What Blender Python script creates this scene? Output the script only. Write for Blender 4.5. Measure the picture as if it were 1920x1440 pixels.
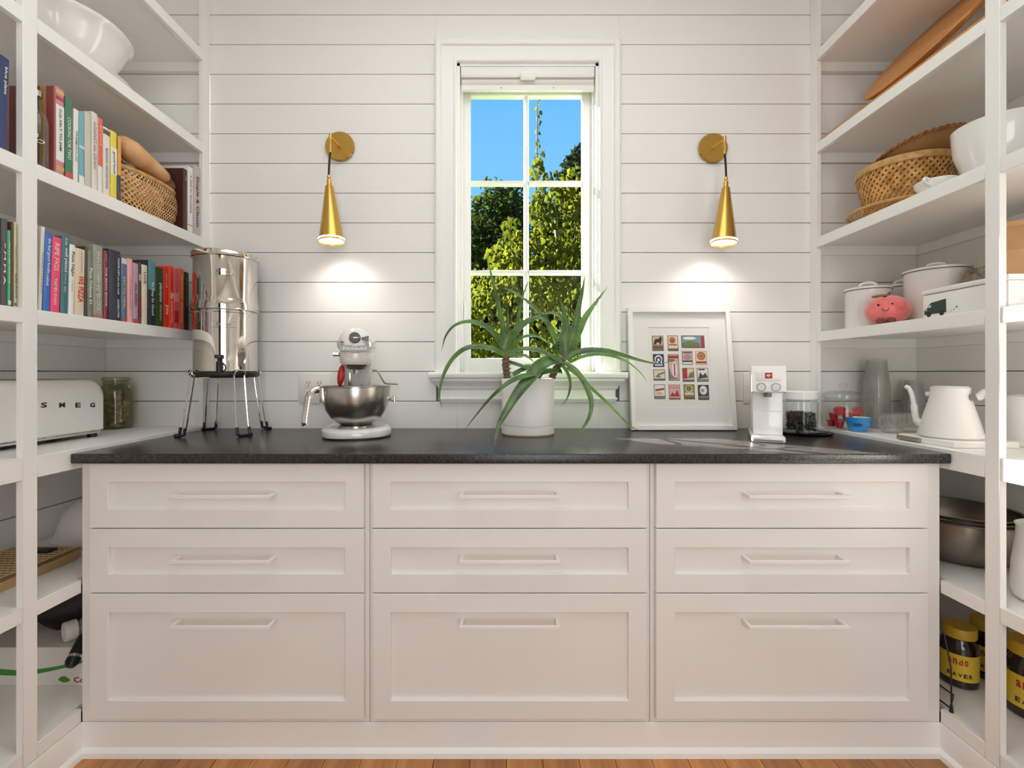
import bpy, bmesh, math, random
from mathutils import Vector, Matrix
random.seed(7)
for o in list(bpy.data.objects):
    bpy.data.objects.remove(o)
sc = bpy.context.scene
C = sc.collection
PI = math.pi
R = math.radians

# ------------------------------------------------------------ camera
F, VX, VY, HC = 879.0, 952.0, 700.0, 1.151      # focal length and vanishing point of the 1920x1440 frame, eye height
cam = bpy.data.cameras.new('camera')
cam.sensor_width = 36.0
cam.lens = F / 1920 * 36
cam.shift_x = (960 - VX) / 1920
cam.shift_y = -(720 - VY) / 1920
cam.clip_start = 0.02
cam_o = bpy.data.objects.new('camera', cam)
cam_o.location = (0, 0, HC)
cam_o.rotation_euler = (R(90), 0, 0)
C.objects.link(cam_o)
sc.camera = cam_o

# ------------------------------------------------------------ exposure, sky, sun, added fill lights
vs = sc.view_settings
vs.view_transform = 'Standard'
vs.look = 'None'
vs.exposure = -0.13
vs.gamma = 1.0
vs.use_curve_mapping = False
sc.cycles.use_denoising = True
sc.cycles.max_bounces = 12
sc.cycles.diffuse_bounces = 8
sc.cycles.transparent_max_bounces = 24
sc.cycles.caustics_reflective = False
sc.cycles.caustics_refractive = False
sc.cycles.sample_clamp_indirect = 6.0

def srgb(c):
    return tuple(((v / 255) / 12.92 if v / 255 <= .04045 else ((v / 255 + .055) / 1.055) ** 2.4) for v in c[:3]) + (1.0,)

world = bpy.data.worlds.new('clear_sky')
sc.world = world
world.use_nodes = True
wn, wl = world.node_tree.nodes, world.node_tree.links
wn.clear()
w_out = wn.new('ShaderNodeOutputWorld')
w_bg = wn.new('ShaderNodeBackground')
w_geo = wn.new('ShaderNodeTexCoord')
w_sep = wn.new('ShaderNodeSeparateXYZ')
w_ramp = wn.new('ShaderNodeValToRGB')
w_ramp.color_ramp.elements[0].position = 0.0
w_ramp.color_ramp.elements[0].color = srgb((196, 226, 252))
w_ramp.color_ramp.elements[1].position = 0.55
w_ramp.color_ramp.elements[1].color = srgb((100, 178, 255))
e_ = w_ramp.color_ramp.elements.new(0.28)
e_.color = srgb((128, 195, 255))
w_bg.inputs['Strength'].default_value = 1.32
wl.new(w_geo.outputs['Generated'], w_sep.inputs[0])
wl.new(w_sep.outputs['Z'], w_ramp.inputs[0])
wl.new(w_ramp.outputs[0], w_bg.inputs['Color'])
wl.new(w_bg.outputs[0], w_out.inputs[0])

def light(name, typ, loc, energy, col=(1, 1, 1), aim=None, **kw):
    d = bpy.data.lights.new(name, typ)
    d.energy = energy
    d.color = col
    for k, v in kw.items():
        setattr(d, k, v)
    o = bpy.data.objects.new(name, d)
    o.location = loc
    if aim is not None:
        o.rotation_euler = Vector(aim).to_track_quat('-Z', 'Y').to_euler()
    C.objects.link(o)
    return o

SUN_DIR = (1.0, -0.857, -0.77)
light('sun', 'SUN', (-6, 7, 6), 80.0, (1.0, 0.97, 0.92), aim=SUN_DIR, angle=R(0.53))
light('rear_fill_light', 'AREA', (0.34, -1.70, 1.28), 36, (0.945, 1.0, 1.05), aim=(-.06, 1, 0.0), shape='RECTANGLE', size=1.12, size_y=2.2)  # added fill from behind the camera, brightens drawers and shelf recesses
light('overhead_fill_light', 'AREA', (0.0, 0.75, 2.90), 17, (0.95, 1.0, 1.04), aim=(0, 0, -1), shape='RECTANGLE', size=1.5, size_y=1.3)  # added overhead fill for uprights and walls, no fixture modelled

# ------------------------------------------------------------ materials
MATS = {}
def M(name, col, rough=.5, metal=0.0, var=0.0, vscale=12.0, bump=0.0, bscale=120.0, coat=0.0, sheen=0.0, stretch=None,
      emit=0.0, sss=0.0, transl=0.0, dark=None, spec=None):
    if name in MATS:
        return MATS[name]
    m = bpy.data.materials.new(name)
    m.use_nodes = True
    n, l = m.node_tree.nodes, m.node_tree.links
    b = n['Principled BSDF']
    c = srgb(col)
    b.inputs['Base Color'].default_value = c
    b.inputs['Roughness'].default_value = rough
    b.inputs['Metallic'].default_value = metal
    if coat:
        b.inputs['Coat Weight'].default_value = coat
        b.inputs['Coat Roughness'].default_value = .08
    if sheen:
        b.inputs['Sheen Weight'].default_value = sheen
    if spec is not None:
        b.inputs['Specular IOR Level'].default_value = spec
    if emit:
        b.inputs['Emission Color'].default_value = c
        b.inputs['Emission Strength'].default_value = emit
    if var or bump:
        tc = n.new('ShaderNodeTexCoord')
        mp = n.new('ShaderNodeMapping')
        if stretch:
            mp.inputs['Scale'].default_value = stretch
        l.new(tc.outputs['Object'], mp.inputs[0])
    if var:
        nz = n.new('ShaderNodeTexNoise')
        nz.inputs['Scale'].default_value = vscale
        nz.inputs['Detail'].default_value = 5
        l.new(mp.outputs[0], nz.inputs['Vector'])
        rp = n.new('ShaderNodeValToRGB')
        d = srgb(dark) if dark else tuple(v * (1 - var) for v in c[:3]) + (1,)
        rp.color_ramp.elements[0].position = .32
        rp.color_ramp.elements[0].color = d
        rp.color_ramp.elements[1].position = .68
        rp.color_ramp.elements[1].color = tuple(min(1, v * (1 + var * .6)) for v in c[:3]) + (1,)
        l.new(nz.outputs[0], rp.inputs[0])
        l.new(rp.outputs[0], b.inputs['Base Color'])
    if bump:
        nb = n.new('ShaderNodeTexNoise')
        nb.inputs['Scale'].default_value = bscale
        nb.inputs['Detail'].default_value = 4
        l.new(mp.outputs[0], nb.inputs['Vector'])
        bp = n.new('ShaderNodeBump')
        bp.inputs['Strength'].default_value = bump
        bp.inputs['Distance'].default_value = .004
        l.new(nb.outputs[0], bp.inputs['Height'])
        l.new(bp.outputs[0], b.inputs['Normal'])
    if transl:
        tr = n.new('ShaderNodeBsdfTranslucent')
        tr.inputs['Color'].default_value = tuple(min(1, v * 1.3) for v in c[:3]) + (1,)
        if var:
            l.new(rp.outputs[0], tr.inputs['Color'])
        mx = n.new('ShaderNodeMixShader')
        mx.inputs[0].default_value = transl
        l.new(b.outputs[0], mx.inputs[1])
        l.new(tr.outputs[0], mx.inputs[2])
        l.new(mx.outputs[0], n['Material Output'].inputs[0])
    MATS[name] = m
    return m

def glass(name, tint=(250, 252, 251), gloss=.45, rough=.02, base=.035, milk=0.0):
    if name in MATS:
        return MATS[name]
    m = bpy.data.materials.new(name)
    m.use_nodes = True
    n, l = m.node_tree.nodes, m.node_tree.links
    n.clear()
    out = n.new('ShaderNodeOutputMaterial')
    tr = n.new('ShaderNodeBsdfTransparent')
    tr.inputs[0].default_value = srgb(tint)
    gl = n.new('ShaderNodeBsdfGlossy')
    gl.inputs['Roughness'].default_value = rough
    lw = n.new('ShaderNodeLayerWeight')
    lw.inputs[0].default_value = .5
    pw_ = n.new('ShaderNodeMath')
    pw_.operation = 'POWER'
    pw_.inputs[1].default_value = 3.0
    l.new(lw.outputs['Facing'], pw_.inputs[0])
    ma = n.new('ShaderNodeMath')
    ma.operation = 'MULTIPLY_ADD'
    ma.inputs[1].default_value = gloss
    ma.inputs[2].default_value = base
    l.new(pw_.outputs[0], ma.inputs[0])
    mx = n.new('ShaderNodeMixShader')
    l.new(ma.outputs[0], mx.inputs[0])
    l.new(tr.outputs[0], mx.inputs[1])
    l.new(gl.outputs[0], mx.inputs[2])
    last = mx
    if milk:
        df = n.new('ShaderNodeBsdfTranslucent')
        df.inputs[0].default_value = srgb((240, 238, 234))
        d2 = n.new('ShaderNodeBsdfDiffuse')
        d2.inputs[0].default_value = srgb((240, 238, 234))
        ad = n.new('ShaderNodeMixShader')
        l.new(df.outputs[0], ad.inputs[1])
        l.new(d2.outputs[0], ad.inputs[2])
        m2 = n.new('ShaderNodeMixShader')
        m2.inputs[0].default_value = milk
        l.new(mx.outputs[0], m2.inputs[1])
        l.new(ad.outputs[0], m2.inputs[2])
        last = m2
    l.new(last.outputs[0], out.inputs[0])
    MATS[name] = m
    return m

def wood(name, c1, c2, axis='Y', scale=9.0, rough=.42, coat=0.0, var_obj=0.0):
    if name in MATS:
        return MATS[name]
    m = bpy.data.materials.new(name)
    m.use_nodes = True
    n, l = m.node_tree.nodes, m.node_tree.links
    b = n['Principled BSDF']
    b.inputs['Roughness'].default_value = rough
    if coat:
        b.inputs['Coat Weight'].default_value = coat
    tc = n.new('ShaderNodeTexCoord')
    mp = n.new('ShaderNodeMapping')
    s = [1, 1, 1]
    s['XYZ'.index(axis)] = .07
    mp.inputs['Scale'].default_value = s
    l.new(tc.outputs['Object'], mp.inputs[0])
    nz = n.new('ShaderNodeTexNoise')
    nz.inputs['Scale'].default_value = scale * 4
    nz.inputs['Detail'].default_value = 7
    nz.inputs['Distortion'].default_value = .6
    l.new(mp.outputs[0], nz.inputs['Vector'])
    rp = n.new('ShaderNodeValToRGB')
    rp.color_ramp.elements[0].position = .3
    rp.color_ramp.elements[0].color = srgb(c1)
    rp.color_ramp.elements[1].position = .7
    rp.color_ramp.elements[1].color = srgb(c2)
    l.new(nz.outputs[0], rp.inputs[0])
    last = rp.outputs[0]
    if var_obj:
        oi = n.new('ShaderNodeObjectInfo')
        hs = n.new('ShaderNodeHueSaturation')
        mr = n.new('ShaderNodeMapRange')
        mr.inputs[3].default_value = 1 - var_obj
        mr.inputs[4].default_value = 1 + var_obj
        l.new(oi.outputs['Random'], mr.inputs[0])
        l.new(mr.outputs[0], hs.inputs['Value'])
        l.new(last, hs.inputs['Color'])
        last = hs.outputs[0]
    l.new(last, b.inputs['Base Color'])
    bp = n.new('ShaderNodeBump')
    bp.inputs['Strength'].default_value = .12
    bp.inputs['Distance'].default_value = .002
    l.new(nz.outputs[0], bp.inputs['Height'])
    l.new(bp.outputs[0], b.inputs['Normal'])
    MATS[name] = m
    return m

WALL = M('wall_paint', (239, 236, 231), .55, var=.015, vscale=3)
TRIM = M('trim_paint', (243, 241, 237), .38, var=.01, vscale=3)
CABW = M('cabinet_paint', (236, 233, 229), .42, var=.01, vscale=3)
CEIL = M('ceiling_paint', (240, 238, 234), .8)
GAPM = M('shadow_gap_backing', (118, 111, 103), .8)
CERAM = M('white_ceramic', (238, 235, 230), .12, coat=.6)
ENAMEL = M('white_enamel', (236, 233, 228), .2, coat=.4)
MATTW = M('matte_white', (238, 235, 231), .45)
PLASW = M('white_plastic', (240, 238, 234), .3)
BLACK = M('black_plastic', (18, 17, 17), .4)
CHROME = M('polished_steel', (226, 222, 216), .05, 1.0)
STEEL = M('brushed_steel', (196, 191, 184), .22, 1.0, bump=.05, bscale=60, stretch=(1, 1, 30))
DSTEEL = M('dark_steel', (150, 142, 132), .3, 1.0)
BRASS = M('brushed_brass', (204, 164, 84), .28, 1.0, bump=.04, bscale=90, stretch=(30, 30, 1))
GLASS = glass('clear_glass')
PANE = glass('window_glass', (252, 253, 253), .05, .0, .002)
PLASC = glass('clear_plastic', (254, 254, 254), .4, .10, .05, milk=.22)
RED = M('red_silicone', (200, 30, 25), .35)
PAGES = M('book_pages', (226, 218, 202), .8, var=.06, vscale=160, stretch=(1, 30, 1))

# ------------------------------------------------------------ mesh helpers
class MB:
    def __init__(s):
        s.v, s.f, s.m = [], [], []
        s.mi = 0
    def add(s, vs, fs):
        o = len(s.v)
        s.v += [tuple(p) for p in vs]
        for f in fs:
            s.f.append(tuple(i + o for i in f))
            s.m.append(s.mi)
        return s
    def box(s, x0, x1, y0, y1, z0, z1, bev=0.0, seg=2, mat=None):
        bm = bmesh.new()
        bmesh.ops.create_cube(bm, size=1.0)
        for v in bm.verts:
            v.co = Vector(((x0 + x1) / 2 + v.co.x * (x1 - x0), (y0 + y1) / 2 + v.co.y * (y1 - y0), (z0 + z1) / 2 + v.co.z * (z1 - z0)))
        if bev:
            bmesh.ops.bevel(bm, geom=bm.edges[:], offset=bev, segments=seg, affect='EDGES', profile=.5, clamp_overlap=True)
        if mat is not None:
            bm.transform(mat)
        bm.verts.index_update()
        s.add([v.co[:] for v in bm.verts], [[v.index for v in f.verts] for f in bm.faces])
        bm.free()
        return s
    def lathe(s, prof, c=(0, 0, 0), n=32, mat=None, rfun=None, a0=0.0, a1=None):
        # prof: list of (r, z); closes poles when r == 0
        full = a1 is None
        a1 = 2 * PI if full else a1
        vs, fs, rings = [], [], []
        k = n if full else n + 1
        for (r, z) in prof:
            if r <= 1e-7:
                rings.append([len(vs)])
                vs.append(Vector((0, 0, z)))
            else:
                ring = []
                for i in range(k):
                    a = a0 + (a1 - a0) * i / n
                    rr = r * (rfun(a) if rfun else 1.0)
                    ring.append(len(vs))
                    vs.append(Vector((rr * math.cos(a), rr * math.sin(a), z)))
                rings.append(ring)
        for A, B in zip(rings[:-1], rings[1:]):
            if len(A) == 1 and len(B) == 1:
                continue
            for i in range(n):
                j = (i + 1) % k
                if len(A) == 1:
                    fs.append((A[0], B[i], B[j])[::-1])
                elif len(B) == 1:
                    fs.append((A[i], A[j], B[0]))
                else:
                    fs.append((A[i], A[j], B[j], B[i]))
        mm = mat if mat is not None else Matrix.Translation(Vector(c))
        s.add([(mm @ v)[:] for v in vs], fs)
        return s
    def cyl(s, p0, p1, r0, r1=None, n=16, cap=True):
        r1 = r0 if r1 is None else r1
        p0, p1 = Vector(p0), Vector(p1)
        q = (p1 - p0).to_track_quat('Z', 'Y').to_matrix().to_4x4()
        L = (p1 - p0).length
        pr = [(r0, 0), (r1, L)]
        if cap:
            pr = [(0, 0)] + pr + [(0, L)]
        return s.lathe(pr, n=n, mat=Matrix.Translation(p0) @ q)
    def tube(s, pts, rad, n=8, closed=False, wide=None, ref=(0, 0, 1), cap=True):
        # rad: number or list; wide: flattening factor across the ref-normal direction
        pts = [Vector(p) for p in pts]
        N = len(pts)
        rad = [rad] * N if not isinstance(rad, (list, tuple)) else list(rad)
        vs, fs = [], []
        up = None
        for i, p in enumerate(pts):
            if closed:
                t = pts[(i + 1) % N] - pts[i - 1]
            else:
                t = pts[min(i + 1, N - 1)] - pts[max(i - 1, 0)]
            t.normalize()
            if wide is not None:
                rf = Vector(ref)
                a = t.cross(rf)
                if a.length < 1e-4:
                    a = t.cross(Vector((0, 1, .3)))
                a.normalize()
                b = a.cross(t).normalized()
                wa, wb = 1.0, wide
            else:
                if up is None:
                    up = Vector((0, 0, 1)) if abs(t.z) < .9 else Vector((1, 0, 0))
                a = t.cross(up)
                if a.length < 1e-5:
                    a = t.cross(Vector((0, 1, 0)))
                a.normalize()
                b = a.cross(t).normalized()
                up = b
                wa = wb = 1.0
            for k in range(n):
                an = 2 * PI * k / n
                vs.append(p + a * (math.cos(an) * rad[i] * wa) + b * (math.sin(an) * rad[i] * wb))
        for i in range(N if closed else N - 1):
            i2 = (i + 1) % N
            for k in range(n):
                k2 = (k + 1) % n
                fs.append((i * n + k, i * n + k2, i2 * n + k2, i2 * n + k))
        if cap and not closed:
            fs.append(tuple(range(n))[::-1])
            fs.append(tuple((N - 1) * n + k for k in range(n)))
        s.add([v[:] for v in vs], fs)
        return s
    def ball(s, c, r, n=16, m=10, mat=None):
        r = (r, r, r) if not isinstance(r, (tuple, list)) else r
        pr = [(math.sin(PI * i / m) if 0 < i < m else 0, -math.cos(PI * i / m)) for i in range(m + 1)]
        mm = Matrix.Translation(Vector(c)) @ (mat if mat is not None else Matrix()) @ Matrix.Diagonal((r[0], r[1], r[2], 1))
        return s.lathe(pr, n=n, mat=mm)
    def prism(s, poly, d0, d1, mat=None):
        # poly in local xy, extruded along local z
        n = len(poly)
        vs = [Vector((p[0], p[1], d0)) for p in poly] + [Vector((p[0], p[1], d1)) for p in poly]
        fs = [tuple(range(n))[::-1], tuple(range(n, 2 * n))] + [(i, (i + 1) % n, n + (i + 1) % n, n + i) for i in range(n)]
        if mat is not None:
            vs = [mat @ v for v in vs]
        s.add([v[:] for v in vs], fs)
        return s
    def sweep(s, stations, closed=False):
        # stations: list of equally long point lists
        k = len(stations[0])
        vs = [p for st in stations for p in st]
        fs = []
        N = len(stations)
        for i in range(N if closed else N - 1):
            i2 = (i + 1) % N
            for j in range(k - 1):
                fs.append((i * k + j, i * k + j + 1, i2 * k + j + 1, i2 * k + j))
        s.add(vs, fs)
        return s
    def build(s, name, mat, parent=None, loc=(0, 0, 0), rot=None, sharp=38, recalc=True):
        me = bpy.data.meshes.new(name)
        me.from_pydata(s.v, [], s.f)
        mats = mat if isinstance(mat, (list, tuple)) else [mat]
        for x in mats:
            me.materials.append(x)
        if len(mats) > 1:
            me.polygons.foreach_set('material_index', s.m)
        if recalc:
            bm = bmesh.new()
            bm.from_mesh(me)
            bmesh.ops.recalc_face_normals(bm, faces=bm.faces[:])
            bm.to_mesh(me)
            bm.free()
        if sharp:
            me.polygons.foreach_set('use_smooth', [True] * len(me.polygons))
            me.set_sharp_from_angle(angle=R(sharp))
        o = bpy.data.objects.new(name, me)
        C.objects.link(o)
        o.parent = parent
        o.location = loc
        if rot:
            o.rotation_euler = rot
        return o

def tag(o, label=None, cat=None, group=None, kind=None):
    if label:
        o['label'] = label
    if cat:
        o['category'] = cat
    if group:
        o['group'] = group
    if kind:
        o['kind'] = kind
    return o

def thing(name, loc, label, cat, group=None, rz=0.0, rot=None):
    o = bpy.data.objects.new(name, None)
    o.empty_display_size = .05
    C.objects.link(o)
    o.location = loc
    o.rotation_euler = rot if rot else (0, 0, rz)
    return tag(o, label, cat, group)

def copy_obj(o, parent, loc=None):
    c = o.copy()
    C.objects.link(c)
    c.parent = parent
    if loc is not None:
        c.location = loc
    return c

def at(px, py, Y):
    return Vector(((px - VX) * Y / F, Y, HC - (py - VY) * Y / F))

def spline(pts, n=6):
    pts = [Vector(p) for p in pts]
    P = [pts[0] * 2 - pts[1]] + pts + [pts[-1] * 2 - pts[-2]]
    out = []
    for i in range(1, len(P) - 2):
        a, b, c, d = P[i - 1], P[i], P[i + 1], P[i + 2]
        for k in range(n):
            t = k / n
            out.append(.5 * ((2 * b) + (c - a) * t + (2 * a - 5 * b + 4 * c - d) * t * t + (3 * b - a - 3 * c + d) * t ** 3))
    out.append(pts[-1])
    return out

FONTMESH = {}
def lettering(text, length, height, mat, parent, org, xd, yd, name='lettering', depth=.0003, bold=0.0, shear=0.0, stretch=True):
    # flat letters fitted into a length x height box whose centre is org; xd, yd: reading and up directions
    key = (text, bold, shear)
    if key not in FONTMESH:
        cu = bpy.data.curves.new('font', 'FONT')
        cu.body = text
        cu.size = 1.0
        cu.offset = bold
        cu.shear = shear
        cu.resolution_u = 2
        ob = bpy.data.objects.new('font', cu)
        C.objects.link(ob)
        me0 = bpy.data.meshes.new_from_object(ob)
        vv = [tuple(v.co) for v in me0.vertices]
        ff = [tuple(p.vertices) for p in me0.polygons]
        bpy.data.objects.remove(ob)
        bpy.data.meshes.remove(me0)
        FONTMESH[key] = (vv, ff)
    vv, ff = FONTMESH[key]
    x0, x1 = min(v[0] for v in vv), max(v[0] for v in vv)
    y0, y1 = min(v[1] for v in vv), max(v[1] for v in vv)
    sx = length / max(1e-6, x1 - x0)
    sy = height / max(1e-6, y1 - y0)
    if not stretch:
        sx = sy = min(sx, sy)
    xd, yd, org = Vector(xd), Vector(yd), Vector(org)
    nd = xd.cross(yd)
    mb = MB()
    mb.add([org + xd * ((v[0] - (x0 + x1) / 2) * sx) + yd * ((v[1] - (y0 + y1) / 2) * sy) + nd * depth for v in vv], ff)
    return mb.build(name, mat, parent, sharp=0, recalc=False)

# ============================================================ THE ROOM
YW = 2.028                      # face of the back wall boards
XL, XR = -1.288, 1.307          # front planes of the built-in shelves
XLB, XRB = -1.740, 1.770        # faces of the side walls inside the shelves
CEIL_Z = 2.95
YR = -1.60
BH = 0.1286                     # board pitch
BZ0 = 1.159 - 9 * BH            # first joint above the floor
GAP = 0.0028
WX0, WX1, WZ0, WZ1 = -0.219, 0.392, 1.128, 2.4926   # window opening
CX0, CX1, CZ1 = -0.314, 0.487, 2.5876              # outside of the window casing

def struct(name, mb, m, parent=None, **k):
    return tag(mb.build(name, m, parent, **k), kind='structure')

# floor: sub-floor with one object for each oak plank
fl = struct('floor', MB().box(-1.9, 1.9, -1.75, 2.2, -.06, -.016), M('subfloor', (70, 48, 30), .9))
OAK = wood('oak_floor', (148, 92, 44), (196, 134, 72), 'Y', 7, .38, coat=.25, var_obj=.22)
pw = .108
plank_meshes = {}
x = -1.30
i = 0
while x < 1.31:
    y = -1.75 - random.uniform(0, .9)
    while y < 1.44:
        L = random.choice((.9, 1.2, 1.5))
        y0, y1 = max(y, -1.75), min(y + L, 1.45)
        if y1 - y0 > .03:
            key = round(y1 - y0, 3)
            if key not in plank_meshes:
                o = MB().box(-pw / 2 + .0006, pw / 2 - .0006, -key / 2 + .0006, key / 2 - .0006, -.016, 0, bev=.001, seg=1).build('plank', OAK, fl, (x + pw / 2, (y0 + y1) / 2, 0))
                plank_meshes[key] = o.data
            else:
                o = bpy.data.objects.new('plank', plank_meshes[key])
                C.objects.link(o)
                o.parent = fl
                o.location = (x + pw / 2, (y0 + y1) / 2, 0)
        y += L
    x += pw

struct('ceiling', MB().box(-1.9, 1.9, -1.75, 2.2, CEIL_Z, CEIL_Z + .08), CEIL)

# back wall core with the window hole, boards as objects
mb = MB()
for a in ((-1.9, WX0, 0, CEIL_Z), (WX1, 1.9, 0, CEIL_Z), (WX0, WX1, 0, WZ0), (WX0, WX1, WZ1, CEIL_Z)):
    mb.box(a[0], a[1], YW + .012, YW + .17, a[2], a[3])
wb = struct('wall_back', mb, GAPM, sharp=0)
wlft = struct('wall_left', MB().box(XLB - .14, XLB - .012, YR, YW + .17, 0, CEIL_Z), GAPM)
wrgt = struct('wall_right', MB().box(XRB + .012, XRB + .14, YR, YW + .17, 0, CEIL_Z), GAPM)
mb = MB()
for a in ((-1.9, -.72, 0, CEIL_Z), (.92, 1.9, 0, CEIL_Z), (-.72, .92, 2.40, CEIL_Z)):
    mb.box(a[0], a[1], YR - .14, YR, a[2], a[3])
struct('wall_rear', mb, WALL)
# unseen dark box beyond the rear opening, added to darken reflections in the steel
mb = MB()
mb.box(-1.6, 1.8, -3.4, -3.3, 0, 2.9)
mb.box(-1.6, -1.5, -3.3, YR - .14, 0, 2.9)
mb.box(1.7, 1.8, -3.3, YR - .14, 0, 2.9)
mb.box(-1.6, 1.8, -3.4, YR - .14, 2.9, 2.96)
mb.box(-1.6, 1.8, -3.4, YR - .14, -.06, 0)
struct('wall_dark_backdrop', mb, M('backdrop_dark', (92, 84, 76), .7))

board_mesh = {}
def board(parent, axis, a0, a1, z0, z1, plane):
    # axis 'x': along the back wall; 'l','r': along a side wall
    L, H = round(a1 - a0, 4), round(z1 - z0, 4)
    key = (axis, L, H)
    if key not in board_mesh:
        m_ = MB()
        if axis == 'x':
            m_.box(-L / 2, L / 2, 0, .012, -H / 2, H / 2, bev=.0012, seg=1)
        elif axis == 'l':
            m_.box(-.012, 0, -L / 2, L / 2, -H / 2, H / 2, bev=.0012, seg=1)
        else:
            m_.box(0, .012, -L / 2, L / 2, -H / 2, H / 2, bev=.0012, seg=1)
        o = m_.build('board', WALL, parent)
        board_mesh[key] = o.data
    else:
        o = bpy.data.objects.new('board', board_mesh[key])
        C.objects.link(o)
        o.parent = parent
    c, z = (a0 + a1) / 2, (z0 + z1) / 2
    o.location = (c, plane, z) if axis == 'x' else (plane, c, z)
    return o

joints = [0.0] + [BZ0 + k * BH for k in range(0, 24) if BZ0 + k * BH > .03] + [CEIL_Z]
joints = [z for z in joints if z <= CEIL_Z]
for z0, z1 in zip(joints[:-1], joints[1:]):
    b0, b1 = z0 + GAP / 2, z1 - GAP / 2
    if b1 - b0 < .01:
        continue
    if b0 > 1.0 and b1 < CZ1 + .02 or (b0 < CZ1 < b1):
        board(wb, 'x', -1.752, CX0 + .004, b0, b1, YW)
        board(wb, 'x', CX1 - .004, 1.782, b0, b1, YW)
        if b1 > CZ1:
            board(wb, 'x', CX0 + .004, CX1 - .004, CZ1 - .004, b1, YW)
    elif b0 < WZ0 < b1 or b0 < 1.0 < b1:
        board(wb, 'x', -1.752, WX0, b0, b1, YW)
        board(wb, 'x', WX1, 1.782, b0, b1, YW)
        if b0 < WZ0 - .005:
            board(wb, 'x', WX0, WX1, b0, min(b1, WZ0), YW)
    else:
        board(wb, 'x', -1.752, 1.782, b0, b1, YW)
    board(wlft, 'l', YR, YW - .001, b0, b1, XLB)
    board(wrgt, 'r', YR, YW - .001, b0, b1, XRB)

# ------------------------------------------------------------ window
win = bpy.data.objects.new('window_1', None)
C.objects.link(win)
win.location = (0, YW, 0)
win['kind'] = 'structure'
# casing with mitred moulding
prof = [(0, 0), (0, .013), (.003, .017), (.010, .018), (.015, .013), (.018, .0125), (.064, .015), (.068, .023), (.073, .026), (.086, .026), (.091, .022), (.095, .018), (.095, 0)]
st = []
for (px_, pz_, mx_, mz_) in ((WX0, 1.153, -1, 0), (WX0, WZ1, -1, 1), (WX1, WZ1, 1, 1), (WX1, 1.153, 1, 0)):
    st.append([(px_ + u * mx_, -v, pz_ + u * mz_) for (u, v) in prof])
tag(MB().sweep(st).build('casing', TRIM, win, sharp=30))
# jamb lining with a stop bead
mb = MB()
mb.box(WX0 - .001, WX0 + .012, .0, .13, 1.128, WZ1)
mb.box(WX1 - .012, WX1 + .001, .0, .13, 1.128, WZ1)
mb.box(WX0, WX1, .0, .13, WZ1 - .012, WZ1)
mb.box(WX0 + .012, WX0 + .022, .035, .055, 1.155, WZ1 - .012, bev=.003)
mb.box(WX1 - .022, WX1 - .012, .035, .055, 1.155, WZ1 - .012, bev=.003)
mb.box(WX0, WX1, .035, .13, 1.125, 1.156)
mb.build('jamb', TRIM, win)
# sash
SY0, SY1 = .060, .095
GX0, GX1, GZ0, GZ1 = -.166, .333, 1.219, 2.389
def rectring(mb, x0, x1, z0, z1, prof):
    st = []
    for (a, b, sx_, sz_) in ((x0, z0, 1, 1), (x0, z1, 1, -1), (x1, z1, -1, -1), (x1, z0, -1, 1)):
        st.append([(a + sx_ * u, y, b + sz_ * u) for (u, y) in prof])
    return mb.sweep(st, closed=True)
sashw = .040
mb = MB()
mb.box(WX0 + .012, GX0, SY0, SY1, 1.156, WZ1 - .012, bev=.003)
mb.box(GX1, WX1 - .012, SY0, SY1, 1.156, WZ1 - .012, bev=.003)
mb.box(GX0, GX1, SY0, SY1, 1.156, GZ0, bev=.003)
mb.box(GX0, GX1, SY0, SY1, GZ1, WZ1 - .012, bev=.003)
mb.build('sash', TRIM, win)
MXC = (GX0 + GX1) / 2
MZ = [1.604, 2.005]
mu = MB().prism([(-.012, .012), (-.006, -.012), (.006, -.012), (.012, .012)], GZ0 + .001, GZ1 - .001, Matrix.Translation((MXC, .078, 0)))
mu.build('muntin', TRIM, win)
xs_ = [(GX0, MXC - .012), (MXC + .012, GX1)]
for z in MZ:
    for (a, b) in xs_:
        MB().prism([(.012, -.012), (-.012, -.006), (-.012, .006), (.012, .012)], a, b,
                   Matrix(((0, 0, 1, 0), (1, 0, 0, .078), (0, 1, 0, z), (0, 0, 0, 1)))).build('muntin', TRIM, win)
zz = [GZ0] + MZ + [GZ1]
for (a, b) in xs_:
    for k in range(3):
        z0 = zz[k] + (.012 if k else 0)
        z1 = zz[k + 1] - (.012 if k < 2 else 0)
        MB().box(a, b, .080, .083, z0, z1).build('pane', PANE, win)
# stool and apron
mb = MB()
pr = [(0, 1.156), (-.050, 1.156), (-.056, 1.152), (-.058, 1.145), (-.056, 1.134), (-.050, 1.128), (0, 1.128)]
mb.sweep([[(X_, y, z) for (y, z) in pr] for X_ in (-.334, .507)])
mb.add([(-.334, y, z) for (y, z) in pr] + [(.507, y, z) for (y, z) in pr], [tuple(range(7)), tuple(range(7, 14))])
mb.build('window_sill', TRIM, win, sharp=25)
ap = [(0, 1.128), (-.046, 1.128), (-.046, 1.120), (-.040, 1.112), (-.030, 1.104), (-.024, 1.094), (-.022, 1.086), (-.016, 1.082), (-.014, 1.078), (-.014, 1.050),
      (-.020, 1.046), (-.021, 1.040), (-.017, 1.034), (-.016, 1.028), (0, 1.028)]
mb = MB()
st = []
for sg, X_ in ((-1, -.276), (1, .449)):
    st.append([(X_ + sg * (-y) * 1.0, y, z) for (y, z) in ap])
mb.sweep(st)
n_ = len(ap)
mb.add(st[0] + [(p_[0], 0, p_[2]) for p_ in st[0]], [(i, i + 1, n_ + i + 1, n_ + i) for i in range(n_ - 1)])
mb.add(st[1] + [(p_[0], 0, p_[2]) for p_ in st[1]], [(i, i + 1, n_ + i + 1, n_ + i) for i in range(n_ - 1)])
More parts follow.
